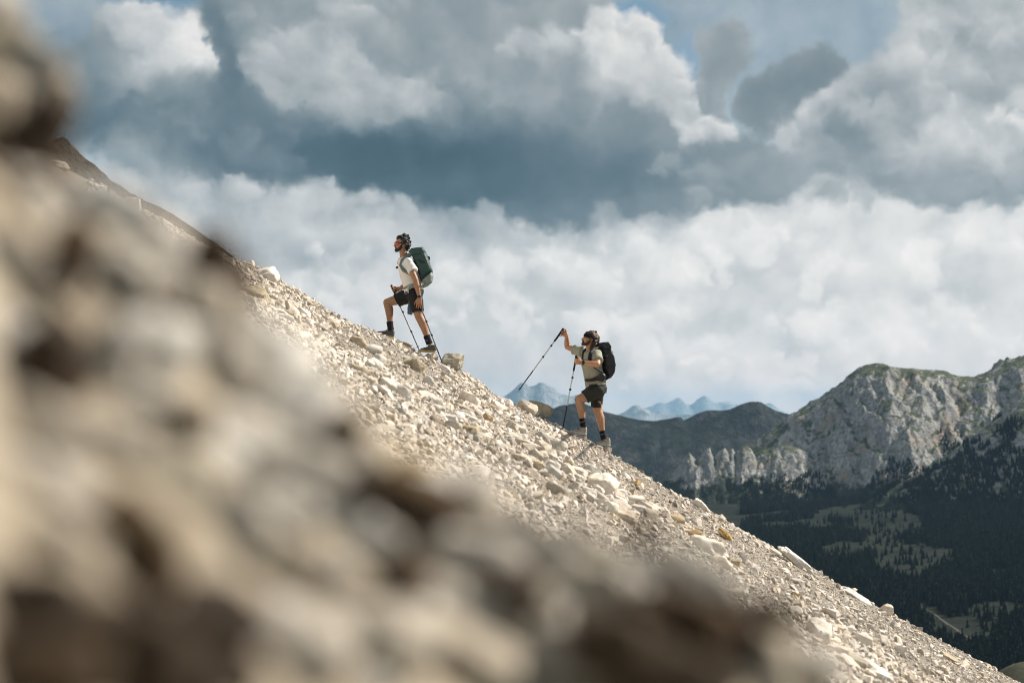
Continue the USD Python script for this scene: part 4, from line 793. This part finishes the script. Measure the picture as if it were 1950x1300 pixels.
def hiker_one():
    Y0 = 20.78; J = lambda x, y, d=0.0: at(x, y, Y0 + d)
    o = thing("person", "hiker in white t-shirt, black shorts and red sunglasses striding uphill, left hand hanging", "person", J(790, 672)); base = J(790, 672); put = lambda m: moved(m, base)
    H = head_parts(J(766, 466.5), .12, .12)
    pB_top, pB_tip = J(796.5, 572, -.20), J(847, 703, -.16); pA_top, pA_tip = J(745.5, 544, .27), J(799, 668, .20)
    pa = unit(pA_top - pA_tip); wf, hf = grip_hand(J(749.7, 553.4, .27), pa, np.array([-1, 0, .05]), (0, -1, 0))
    wn = J(798.6, 566.5, -.245); hn = hand(wn, (-.03, .02, -1), (.1, 1, 0), (-1, .1, 0), (14, 20, 14), 1.0)
    core = [hull((J(773, 503, -.11), .055), (J(771, 503, .11), .055), (J(781, 525, -.06), .08), (J(781, 525, .06), .08)), hull((J(781, 525, -.06), .08), (J(781, 525, .06), .08), (J(788, 553, -.075), .085), (J(788, 553, .075), .085)), hull((J(770, 497), .055), (H(-.015, 0, -.055), .057)), hull((J(778, 501, -.16), .042), (J(770, 499), .045)), hull((J(765, 501, .16), .042), (J(770, 499), .045))]
    arms = [chain([(J(778.5, 501, -.18), .046), (J(783.5, 515, -.22), .049), (J(791, 532, -.245), .040)]), chain([(J(791, 531.5, -.245), .041), (J(793.5, 543, -.25), .043), (J(797.5, 560, -.245), .029), (wn, .026)]),
            chain([(J(765, 501, .17), .046), (J(769, 518, .23), .048), (J(775.5, 539, .25), .040)]), chain([(J(775.5, 539, .25), .040), (J(770, 544, .25), .041), (wf + [.02, 0, .004], .030), (wf, .026)])]
    def leg(h, k, a, s): d = unit(a - k); return [chain([(h, .084), (h * .4 + k * .6, .077), (k, .060)]), chain([(k, .061), (k + d * .11 + [.014, 0, 0], .062), (k + d * .25 + [.006, 0, 0], .045), (a - d * .03, .036), (a + d * .03, .036)])]
    kn, an, kf, af = J(797.5, 602, -.13), J(816, 649, -.13), J(737.5, 576, .12), J(743.5, 623, .12)
    body = union(skull(H) + core + arms + leg(J(789, 559, -.095), kn, an, -1) + leg(J(787, 562, .10), kf, af, 1))
    body = from_tri(soft(body, .011, 7)) + hf + hn
    obj("body", put(body), M["skin_one"], o, smooth=True)
    lat = (0, 1, 0); ax = unit(J(768, 489) - J(788, 556))
    S = [ring(J(x, y), ax, a, b, lat) for x, y, a, b in ((768.3, 490, .066, .075), (770.5, 495, .098, .165), (774, 504, .126, .195), (778.5, 517, .137, .182), (783, 532, .140, .170), (787, 545, .143, .172), (789.5, 556, .145, .175))]
    shirt = union([loft(S), cone(J(777, 498, -.13), .078, J(786.5, 517.5, -.225), .071), cone(J(765, 498, .13), .078, J(769.5, 517, .225), .070), hull((J(769, 495), .055), (J(778, 498, -.175), .066)), hull((J(769, 495), .055), (J(765, 498, .175), .066))])
    obj("shirt", put(soft(shirt, .012, 3, .015, 8, 3, (1, 1, .6))), M["white_shirt"], o, smooth=True)
    hemn, hemf = J(796, 593.5, -.125), J(755.5, 573.5, .12)
    shorts = union([loft([ring(J(x, y), ax, a, b, lat) for x, y, a, b in ((789, 549, .130, .165), (789.5, 560, .138, .172), (790, 568, .12, .165))]), hull((J(789, 558, -.085), .115), (J(793, 575, -.115), .098)), cone(J(792.5, 571, -.11), .102, hemn, .088, squash=.95), hull((J(786, 560, .085), .115), (J(770, 567, .11), .104)), cone(J(772, 564.5, .11), .110, J(755, 572.5, .12), .100, squash=.95)])
    obj("shorts", put(soft(shorts, .012, 2, .007, 9, 5)), M["black_shorts"], o, smooth=True)
    jk = union([loft([ring(J(788.5, 551.5), ax, .142, .176, lat), ring(J(789, 557), ax, .145, .178, lat)]), hull((J(774, 553, -.02), .024), (J(774.5, 557, .06), .022))])
    obj("tied_jacket", put(soft(jk, .012, 2, .006, 12, 9)), M["blue_jacket"], o, smooth=True)
    obj("tied_jacket", put(soft(union([hull((J(783, 566, .0), .03), (J(780.5, 585, .01), .032)), hull((J(780.5, 585, .01), .032), (J(778.5, 596, .02), .020), (J(783, 597, .0), .018))]), .01, 2, .006, 14, 10)), M["blue_jacket"], o, smooth=True)
    for a, k, hl, to, dy in ((an, kn, (830, 672), (799.3, 670), -.13), (af, kf, (750.2, 644), (715.8, 637.2), .12)):
        d = unit(k - a); obj("sock", put(soft(union([cone(a - d * .05, .050, a + d * .015, .047), cone(a + d * .015, .047, a + d * .085, .051)]), .01, 3)), M["sock"], o, smooth=True)
        up, so, la = shoe(J(*hl, dy), J(*to, dy), (0, 1, 0)); s = obj("shoe", put(up), M["grey_shoe"], o, smooth=True); obj("sole", put(so), M["yellow_sole"], s, smooth=40); obj("lace", put(la), M["yellow_lace"], s, smooth=40)
    hair = union([hull((H(-.012, 0, .056), .089), (H(-.045, 0, .035), .078)), hull((H(-.055, 0, .02), .070), (H(-.058, 0, -.045), .045)), hull((H(.03, 0, .10), .045), (H(.068, .03, .088), .026), (H(.068, -.03, .088), .026), (H(-.02, 0, .12), .05)), hull((H(-.02, .075, .03), .020), (H(.012, .074, .0), .012)), hull((H(-.02, -.075, .03), .020), (H(.012, -.074, .0), .012))])
    rh = np.random.default_rng(5)
    tufts = [hull((H(x, y, z), r * .8), (H(x + .018 + rh.normal(0, .012), y * 1.1, z + .012 + rh.normal(0, .012)), r * .45)) for x, y, z, r in ((.05, .03, .10, .024), (.055, -.03, .098, .024), (.02, .05, .115, .028), (.02, -.05, .115, .028), (-.03, .03, .135, .030), (-.03, -.04, .13, .030), (-.07, .02, .115, .030), (-.08, -.03, .10, .030), (-.105, .02, .06, .028), (-.11, -.02, .03, .028), (-.10, .03, -.01, .026), (-.095, -.03, -.03, .026), (-.085, .0, -.065, .022), (.07, .0, .095, .02), (-.05, .075, .06, .022), (-.05, -.078, .06, .022), (-.06, .07, .0, .02), (-.06, -.072, .0, .02))]
    obj("hair", put(soft(union([hair] + tufts), .006, 1, .016, 40, 11)), M["black_hair"], o, smooth=True)
    beard = union([hull((H(.072, .01, -.085), .030), (H(.072, -.01, -.085), .030), (H(.02, .052, -.060), .022), (H(.02, -.052, -.060), .022)), hull((H(.02, .056, -.055), .020), (H(.008, .070, -.005), .011)), hull((H(.02, -.056, -.055), .020), (H(.008, -.070, -.005), .011)), hull((H(.094, .018, -.047), .007), (H(.092, 0, -.045), .008)), hull((H(.094, -.018, -.047), .007), (H(.092, 0, -.045), .008)), hull((H(.088, .026, -.052), .010), (H(.076, .03, -.08), .014)), hull((H(.088, -.026, -.052), .010), (H(.076, -.03, -.08), .014))])
    obj("beard", put(soft(beard, .006, 2, .003, 60, 12)), M["black_hair"], o, smooth=True)
    gl = obj("sunglasses", put(soft(union([hull((H(.100, .012, .008), .020), (H(.086, .050, .008), .020)), hull((H(.100, -.012, .008), .020), (H(.086, -.050, .008), .020)), hull((H(.101, .012, .012), .016), (H(.101, -.012, .012), .016)), hull((H(.086, .05, .008), .019), (H(.066, .070, .010), .013)), hull((H(.086, -.05, .008), .019), (H(.066, -.070, .010), .013))]), .005, 2)), M["red_lens"], o, smooth=True)
    obj("temple", put(union([hull((H(.066, .074, .016), .007), (H(-.02, .088, .018), .005)), hull((H(.066, -.074, .016), .007), (H(-.02, -.088, .018), .005)), hull((H(.098, .03, .031), .004), (H(.07, .068, .026), .005)), hull((H(.098, -.03, .031), .004), (H(.07, -.068, .026), .005)), hull((H(.104, .01, .030), .004), (H(.098, .03, .031), .004)), hull((H(.104, .01, .030), .004), (H(.104, -.01, .030), .004)), hull((H(.104, -.01, .030), .004), (H(.098, -.03, .031), .004))])), M["rubber"], gl, smooth=40)
    wd = unit(wn - J(793.5, 543, -.25)); wa = obj("watch", put(union([cone(wn - wd * .025, .034, wn - wd * .002, .033)])), M["rubber"], o, smooth=40); obj("watch_face", put(cone(wn - wd * .013 + [.0, -.030, .0], .021, wn - wd * .013 + [.0, -.042, .0], .019, (1, 0, 0))), M["watch_face"], wa, smooth=40)
    # pack
    b = thing("backpack", "dark green hiking backpack with grey base worn by the hiker in white", "backpack", J(806, 546)); bb = J(806, 546)
    Q = lambda pts: [J(x, y) for x, y in pts]; K = lambda m: moved(m, bb)
    def pk(name, pts, mat, ww, folds, seed):
        P = np.array(Q(pts)); c = P.mean(0)
        q = np.vstack([c + (P - c) * s + np.array([0, 1, 0]) * (ww * t) for t, s in ((-1, .70), (-.82, .93), (-.4, 1.0), (.4, 1.0), (.82, .93), (1, .70))])
        return obj(name, K(soft(m3.Manifold.hull_points(q), .012, 2, folds, 10, seed, (1, 1, .7))), M[mat], b, smooth=True)
    pk("main_bag", [(783, 482), (810, 480), (817, 496), (823.5, 515), (823, 520), (803.5, 536), (797, 520), (789, 498)], "green_pack", .165, .012, 21)
    pk("lid", [(778.5, 479), (784, 473.5), (807, 471.5), (811.5, 480), (810.5, 486), (786, 487.5)], "green_pack", .150, .008, 22)
    pk("base", [(803, 534), (822.5, 519), (825.2, 526), (822.5, 537), (814, 544.5), (807, 547), (803.5, 543)], "sage_pack", .160, .008, 23)
    for s in (-1, 1):
        st = [J(783, 483, .10 * s), J(774, 489.5, .125 * s), J(767, 496, .13 * s), J(764, 505, .135 * s), J(768, 514, .165 * s), J(777, 520.5, .19 * s), J(790, 526, .185 * s), J(798, 529, .165 * s)]
        obj("shoulder_strap", K(soft(chain([(x + np.array([0, .012 * s, 0]), r) for x, r in zip(st, (.028, .030, .030, .030, .026, .016, .012, .012))]), .01, 2)), M["strap_grey"], b, smooth=True)
        hb = [J(804, 540, .17 * s), J(796, 544, .185 * s), J(786, 544, .19 * s), J(776, 546, .15 * s), J(769.5, 549, .08 * s), J(768.5, 549.5, 0)]
        obj("hip_belt", K(soft(chain([(x, r) for x, r in zip(hb, (.035, .036, .032, .022, .016, .014))]), .01, 2)), M["sage_pack"], b, smooth=True)
        obj("compression_strap", K(chain([(J(789, 492, .150 * s), .006), (J(803, 498, .172 * s), .006), (J(817, 502, .150 * s), .006)])), M["rubber"], b)
        obj("compression_strap", K(chain([(J(802, 533, .160 * s), .006), (J(812, 524, .172 * s), .006), (J(822, 517, .150 * s), .006)])), M["rubber"], b)
    obj("chest_strap", K(chain([(J(765, 507, -.13), .010), (J(757.2, 509, -.05), .011), (J(756.4, 509.4, 0), .014), (J(757.2, 509, .05), .011), (J(765, 507, .13), .010)])), M["strap_black"], b)
    obj("buckle", K(hull((J(756, 509, -.035), .014), (J(755.4, 510, .02), .014))), M["rubber"], b, smooth=40)
    obj("tool_loop", K(chain([(J(812, 488, -.03), .010), (J(817.5, 490, -.03), .012), (J(817.8, 494, -.03), .008), (J(814.5, 497, -.03), .007)])), M["rubber"], b)
    obj("belt_tail", K(chain([(J(778, 545, -.175), .014), (J(777.5, 551, -.175), .013), (J(777.5, 557, -.172), .010)])), M["strap_cream"], b)
    pole("slim dark trekking pole gripped in the far hand of the hiker in white", pA_top, .15, .70, pA_tip, (.40, .70), (M["pole_grey"], M["pole_dark"]), .93)
    pole("slim dark trekking pole trailing behind the rear leg of the hiker in white", pB_top, .14, .70, pB_tip, (.30, .50), (M["pole_grey"], M["pole_dark"]), .93)
hiker_one()

def hiker_two():
    Y0 = 20.78; J = lambda x, y, d=0.0: at(x, y, Y0 + d)
    base = J(1135, 848); o = thing("person", "bearded hiker in sage t-shirt, dark shorts and black headband with one arm raised", "person", base); put = lambda m: moved(m, base)
    H = head_parts(J(1122.8, 647.2), .30, .22)
    pC_top, pC_tip = J(1072.6, 626.5, .16), J(986, 745.5, .10); pD_top, pD_tip = J(1097.6, 678, -.33), J(1071, 819, -.10)
    pc, pd = unit(pC_top - pC_tip), unit(pD_top - pD_tip)
    wf, hf = grip_hand(J(1070, 632.3, .16), pc, np.array([-.5, 0, .9]), (0, -1, 0)); wn, hn = grip_hand(J(1096.3, 687.5, -.33), pd, np.array([-1, 0, 0]), (0, 1, 0))
    latS, latH = np.array([.50, -.86, 0]), np.array([.25, -.97, 0]); axS = unit(J(1122, 668) - J(1135, 735))
    core = [hull((J(1132, 680, -.10), .05), (J(1114, 679, .10), .05), (J(1130, 700, -.05), .07), (J(1128, 700, .05), .07)), hull((J(1130, 700, -.05), .07), (J(1128, 700, .05), .07), (J(1137, 735, -.07), .085), (J(1135, 735, .07), .085)), hull((J(1123.5, 675), .054), (H(-.02, 0, -.06), .057)), hull((J(1135, 677, -.15), .042), (J(1124, 677), .045)), hull((J(1109, 674, .14), .042), (J(1121, 677), .045))]
    en, ef = J(1137.6, 693.5, -.38), J(1080, 660, .30)
    arms = [chain([(J(1137, 677, -.18), .046), (J(1138, 684, -.28), .047), (en, .042)]), chain([(en, .042), (en * .7 + wn * .3 + [0, 0, -.004], .044), (wn * .85 + en * .15, .029), (wn, .027)]), chain([(J(1107, 672, .16), .046), (J(1093, 666, .24), .046), (ef, .040)]), chain([(ef, .041), (ef * .7 + wf * .3, .042), (wf * .85 + ef * .15, .029), (wf, .026)])]
    def leg(h, k, a): d = unit(a - k); return [chain([(h, .082), (h * .4 + k * .6, .079), (k, .063)]), chain([(k, .063), (k + d * .11 + [.014, 0, 0], .064), (k + d * .25 + [.006, 0, 0], .046), (a - d * .03, .037), (a + d * .03, .036)])]
    kn, an, kf, af = J(1102, 760.5, -.14), J(1110, 805.5, -.13), J(1137.8, 780.5, .10), J(1148.5, 829, .11)
    body = union(skull(H) + core + arms + leg(J(1138, 746, -.10), kn, an) + leg(J(1136.5, 744, .09), kf, af))
    body = from_tri(soft(body, .011, 7)) + hf + hn
    obj("body", put(body), M["skin_two"], o, smooth=True)
    for s in (1, -1): obj("eye", put(ball(H(.079, .031 * s, .004), .0125)), M["eye"], o, smooth=True)
    S = [ring(J(x, y), axS, a, b, latS) for x, y, a, b in ((1122, 667.5, .066, .075), (1122, 672.5, .09, .16), (1124, 681, .112, .198), (1127, 694, .118, .190), (1130, 708, .112, .178), (1133, 722, .118, .178), (1135.5, 735, .128, .185))]
    shirt = union([loft(S), hull((J(1123, 672), .05), (J(1136, 675, -.17), .066)), cone(J(1135, 674, -.15), .078, J(1138.6, 687, -.31), .072), hull((J(1122, 672), .05), (J(1108, 671, .15), .062)), cone(J(1110, 671, .13), .076, J(1092.5, 665.5, .245), .070)])
    obj("shirt", put(soft(shirt, .012, 3, .016, 8, 33, (1, 1, .6))), M["sage_shirt"], o, smooth=True)
    hemn, hemf = J(1113.5, 756.5, -.13), J(1135.5, 775.5, .10)
    axH = unit(J(1135, 730) - J(1138, 750))
    shorts = union([loft([ring(J(x, y), axH, a, b, latH) for x, y, a, b in ((1135.5, 731, .128, .172), (1137, 742, .138, .178), (1138, 750, .12, .165))]), hull((J(1138, 743, -.085), .115), (J(1126, 750, -.12), .098)), cone(J(1127, 748.5, -.12), .108, hemn, .096, squash=.95), hull((J(1137, 743, .085), .112), (J(1136.5, 760, .10), .090)), cone(J(1136.7, 757, .10), .096, hemf, .080, squash=.95)])
    obj("shorts", put(soft(shorts, .012, 2, .008, 9, 35)), M["olive_shorts"], o, smooth=True)
    for a, k, hl, to, dy in ((an, kn, (1116.3, 828), (1089, 825), -.13), (af, kf, (1160.8, 849), (1135, 847), .11)):
        d = unit(k - a); obj("sock", put(soft(union([cone(a - d * .05, .047, a + d * .015, .044), cone(a + d * .015, .044, a + d * .075, .047)]), .01, 3)), M["sock"], o, smooth=True)
        up, so, la = shoe(J(*hl, dy), J(*to, dy), (0, 1, 0)); s = obj("shoe", put(up), M["beige_shoe"], o, smooth=True); obj("sole", put(so), M["pale_sole"], s, smooth=40); obj("lace", put(la), M["dark_lace"], s, smooth=40)
    hair = union([hull((H(-.015, 0, .062), .086), (H(-.045, 0, .045), .080)), hull((H(-.06, 0, .085), .042), (H(-.095, 0, .05), .040), (H(-.075, 0, .03), .05)), hull((H(-.055, .03, .0), .055), (H(-.062, .035, -.08), .032)), hull((H(-.055, -.03, .0), .055), (H(-.062, -.035, -.08), .032)), hull((H(-.05, .052, -.07), .030), (H(-.045, .055, -.13), .022)), hull((H(-.05, -.052, -.07), .026), (H(-.05, -.05, -.12), .018))])
    rh = np.random.default_rng(6)
    tufts = [hull((H(x, y, z), r * .8), (H(x - .02, y * 1.08, z - .05 + rh.normal(0, .01)), r * .5)) for x, y, z, r in ((-.06, .06, -.06, .022), (-.05, -.062, -.06, .022), (-.075, .035, -.08, .024), (-.075, -.035, -.08, .024), (-.06, .0, -.10, .026), (-.115, .01, .07, .026), (-.10, -.02, .09, .024), (-.05, .02, .135, .022), (-.07, -.02, .13, .022), (-.02, .0, .14, .02), (-.125, .0, .04, .022))]
    obj("hair", put(soft(union([hair] + tufts), .006, 1, .013, 40, 31)), M["brown_hair"], o, smooth=True)
    O3 = H(0, 0, 0); ba = H(-.36, 0, .93) - O3
    band = loft([ring(H(.0 - .36 * t, 0, .016 + .93 * t), ba, a_ + .006, b_, H(0, 1, 0) - O3, power=2.0) for t, a_, b_ in ((-.020, .098, .088), (-.008, .104, .092), (.030, .106, .094), (.058, .100, .088))])
    obj("headband", put(soft(band, .008, 2, .003, 40, 32)), M["black_cloth"], o, smooth=True)
    beard = union([hull((H(.072, .01, -.085), .029), (H(.072, -.01, -.085), .029), (H(.02, .050, -.062), .022), (H(.02, -.050, -.062), .022)), hull((H(.02, .054, -.058), .019), (H(.004, .066, -.015), .012)), hull((H(.02, -.054, -.058), .019), (H(.004, -.066, -.015), .012)), hull((H(.094, .018, -.047), .006), (H(.092, 0, -.045), .007)), hull((H(.094, -.018, -.047), .006), (H(.092, 0, -.045), .007)), hull((H(.088, .026, -.052), .009), (H(.076, .03, -.08), .013)), hull((H(.088, -.026, -.052), .009), (H(.076, -.03, -.08), .013))])
    obj("beard", put(soft(beard, .006, 2, .004, 60, 34)), M["brown_beard"], o, smooth=True)
    wd = unit(wn - en); wa = obj("watch", put(cone(wn - wd * .034, .035, wn - wd * .008, .034)), M["rubber"], o, smooth=40); obj("watch_face", put(cone(wn - wd * .020 + [.0, -.030, .0], .024, wn - wd * .020 + [.0, -.044, .004], .022, (1, 0, 0))), M["watch_face"], wa, smooth=40)
    b = thing("backpack", "black hiking backpack worn by the bearded hiker with the headband", "backpack", J(1155, 726)); bb = J(1155, 726); K = lambda m: moved(m, bb)
    lat = unit([.38, -.92, 0])
    def pk(name, pts, mat, ww, folds, seed, dy=.02):
        P = np.array([J(x, y, dy) for x, y in pts]); c = P.mean(0)
        q = np.vstack([c + (P - c) * s + lat * (ww * t) for t, s in ((-1, .70), (-.82, .92), (-.4, 1.0), (.4, 1.0), (.82, .92), (1, .70))])
        return obj(name, K(soft(m3.Manifold.hull_points(q), .012, 2, folds, 11, seed, (1, 1, .7))), M[mat], b, smooth=True)
    pk("main_bag", [(1140, 664), (1156, 663), (1162, 672), (1165, 686), (1165.5, 698), (1164, 712), (1157, 721), (1150, 724), (1147, 712), (1145, 690)], "black_pack", .150, .014, 41)
    pk("lid", [(1137, 657), (1142.5, 652.5), (1153, 651.5), (1157.5, 658), (1158, 665), (1141, 668)], "black_pack", .140, .010, 42)
    pk("front_pocket", [(1158, 684), (1165, 682), (1167.5, 694), (1166, 708), (1159, 716)], "black_pack", .11, .010, 43)
    for s in (-1, 1):
        if s < 0: st = [J(1138, 663, -.10), J(1130, 665.5, -.15), J(1125, 672, -.215), J(1122.6, 682, -.235), J(1125, 693, -.245), J(1134, 701, -.25), J(1146, 708, -.19)]
        else: st = [J(1130, 663, .12), J(1118, 664.5, .08), J(1112.5, 669, .03), J(1110.5, 677, .0), J(1111, 688, -.02), J(1114, 698, .03), J(1120, 704, .15)]
        obj("shoulder_strap", K(soft(chain([(x, r) for x, r in zip(st, (.026, .028, .028, .028, .022, .013, .012))]), .01, 2)), M["strap_black"], b, smooth=True)
    hb = [J(1153, 716, -.10), J(1146, 718, -.185), J(1138, 720, -.215), J(1128, 723, -.205), J(1118.5, 724, -.14), J(1115.5, 723.5, -.05), J(1117, 723, .08), J(1126, 722, .17), J(1140, 720, .17)]
    obj("hip_belt", K(soft(chain([(x, r) for x, r in zip(hb, (.036, .038, .034, .024, .020, .020, .022, .03, .034))]), .01, 2)), M["strap_black"], b, smooth=True)
    obj("belt_pouch", K(soft(hull((J(1139, 719, -.24), .036), (J(1147, 716, -.215), .045), (J(1146, 722, -.215), .036)), .01, 2, .006, 14, 44)), M["black_pack"], b, smooth=True)
    obj("chest_strap", K(chain([(J(1123, 687, -.235), .011), (J(1117, 687.3, -.17), .011), (J(1111.5, 686.5, -.03), .011)])), M["strap_black"], b)
    for t in ((1147, 676, 1164, 682), (1147, 700, 1165, 700)): obj("compression_strap", K(chain([(J(t[0], t[1], -.14), .006), (J((t[0] + t[2]) / 2, (t[1] + t[3]) / 2 - 1, -.145), .006), (J(t[2], t[3], -.09), .006)])), M["rubber"], b)
    pole("trekking pole with white upper shaft raised in the bearded hiker's outstretched hand", pC_top, .20, .665, pC_tip, (.265, .445), (M["pole_white"], M["pole_dark"]), .94)
    pole("trekking pole with white upper shaft planted upright before the bearded hiker's knee", pD_top, .20, .665, pD_tip, (.285, .445), (M["pole_white"], M["pole_dark"]), .94)
hiker_two()

rng = np.random.default_rng(31)                                # stones pressed up round the boots
for (hx, hy), (tx_, ty_), dy in (((830, 672), (799, 671), -.13), ((750, 645), (716, 638), .12), ((1116, 828), (1089, 825.5), -.13), ((1160.5, 849), (1135, 847.5), .11)):
    for k in range(8):                                         # three carry the heel, the rest lie against the sole
        t = (.06, .26, .46)[k] if k < 3 else rng.uniform(.05, 1.0); p = at(hx + (tx_ - hx) * t, hy + (ty_ - hy) * t, 20.78 + dy - (.0 if k < 3 else .07 + rng.uniform(0, .03))); g_ = float(slope_z(p[0], p[1]))
        r = max(.020, (p[2] - g_) / 2 + .014) if k < 3 else rng.uniform(.012, .024)
        p[2] = (p[2] + g_) / 2 - .006 if k < 3 else g_ + r * .4
        m = hull_rock(rng, 18, 1.2); obj("stone", (np.array(m.vertices) * [max(r, .03), max(r, .034), r * 1.15] + p, m.faces), mats[int(rng.integers(12))], scree)

# ---------------------------------------------------------------- haze
def make_haze():
    g = Graph(); m = g.make("/World/Looks/haze", volume=g.add("principled_volume", "volume", color=HAZE_COLOR, density=HAZE_DENSITY, anisotropy=0.0))
    b = trimesh.creation.box(bounds=[(-40000, -3000, -2600), (40000, 86000, 1500)])
    tag(obj("haze", b, m), "pale blue haze in the valley air", "haze", kind="stuff")
HAZE_COLOR, HAZE_DENSITY = (.42, .72, 1.0), 1.15e-5
make_haze()
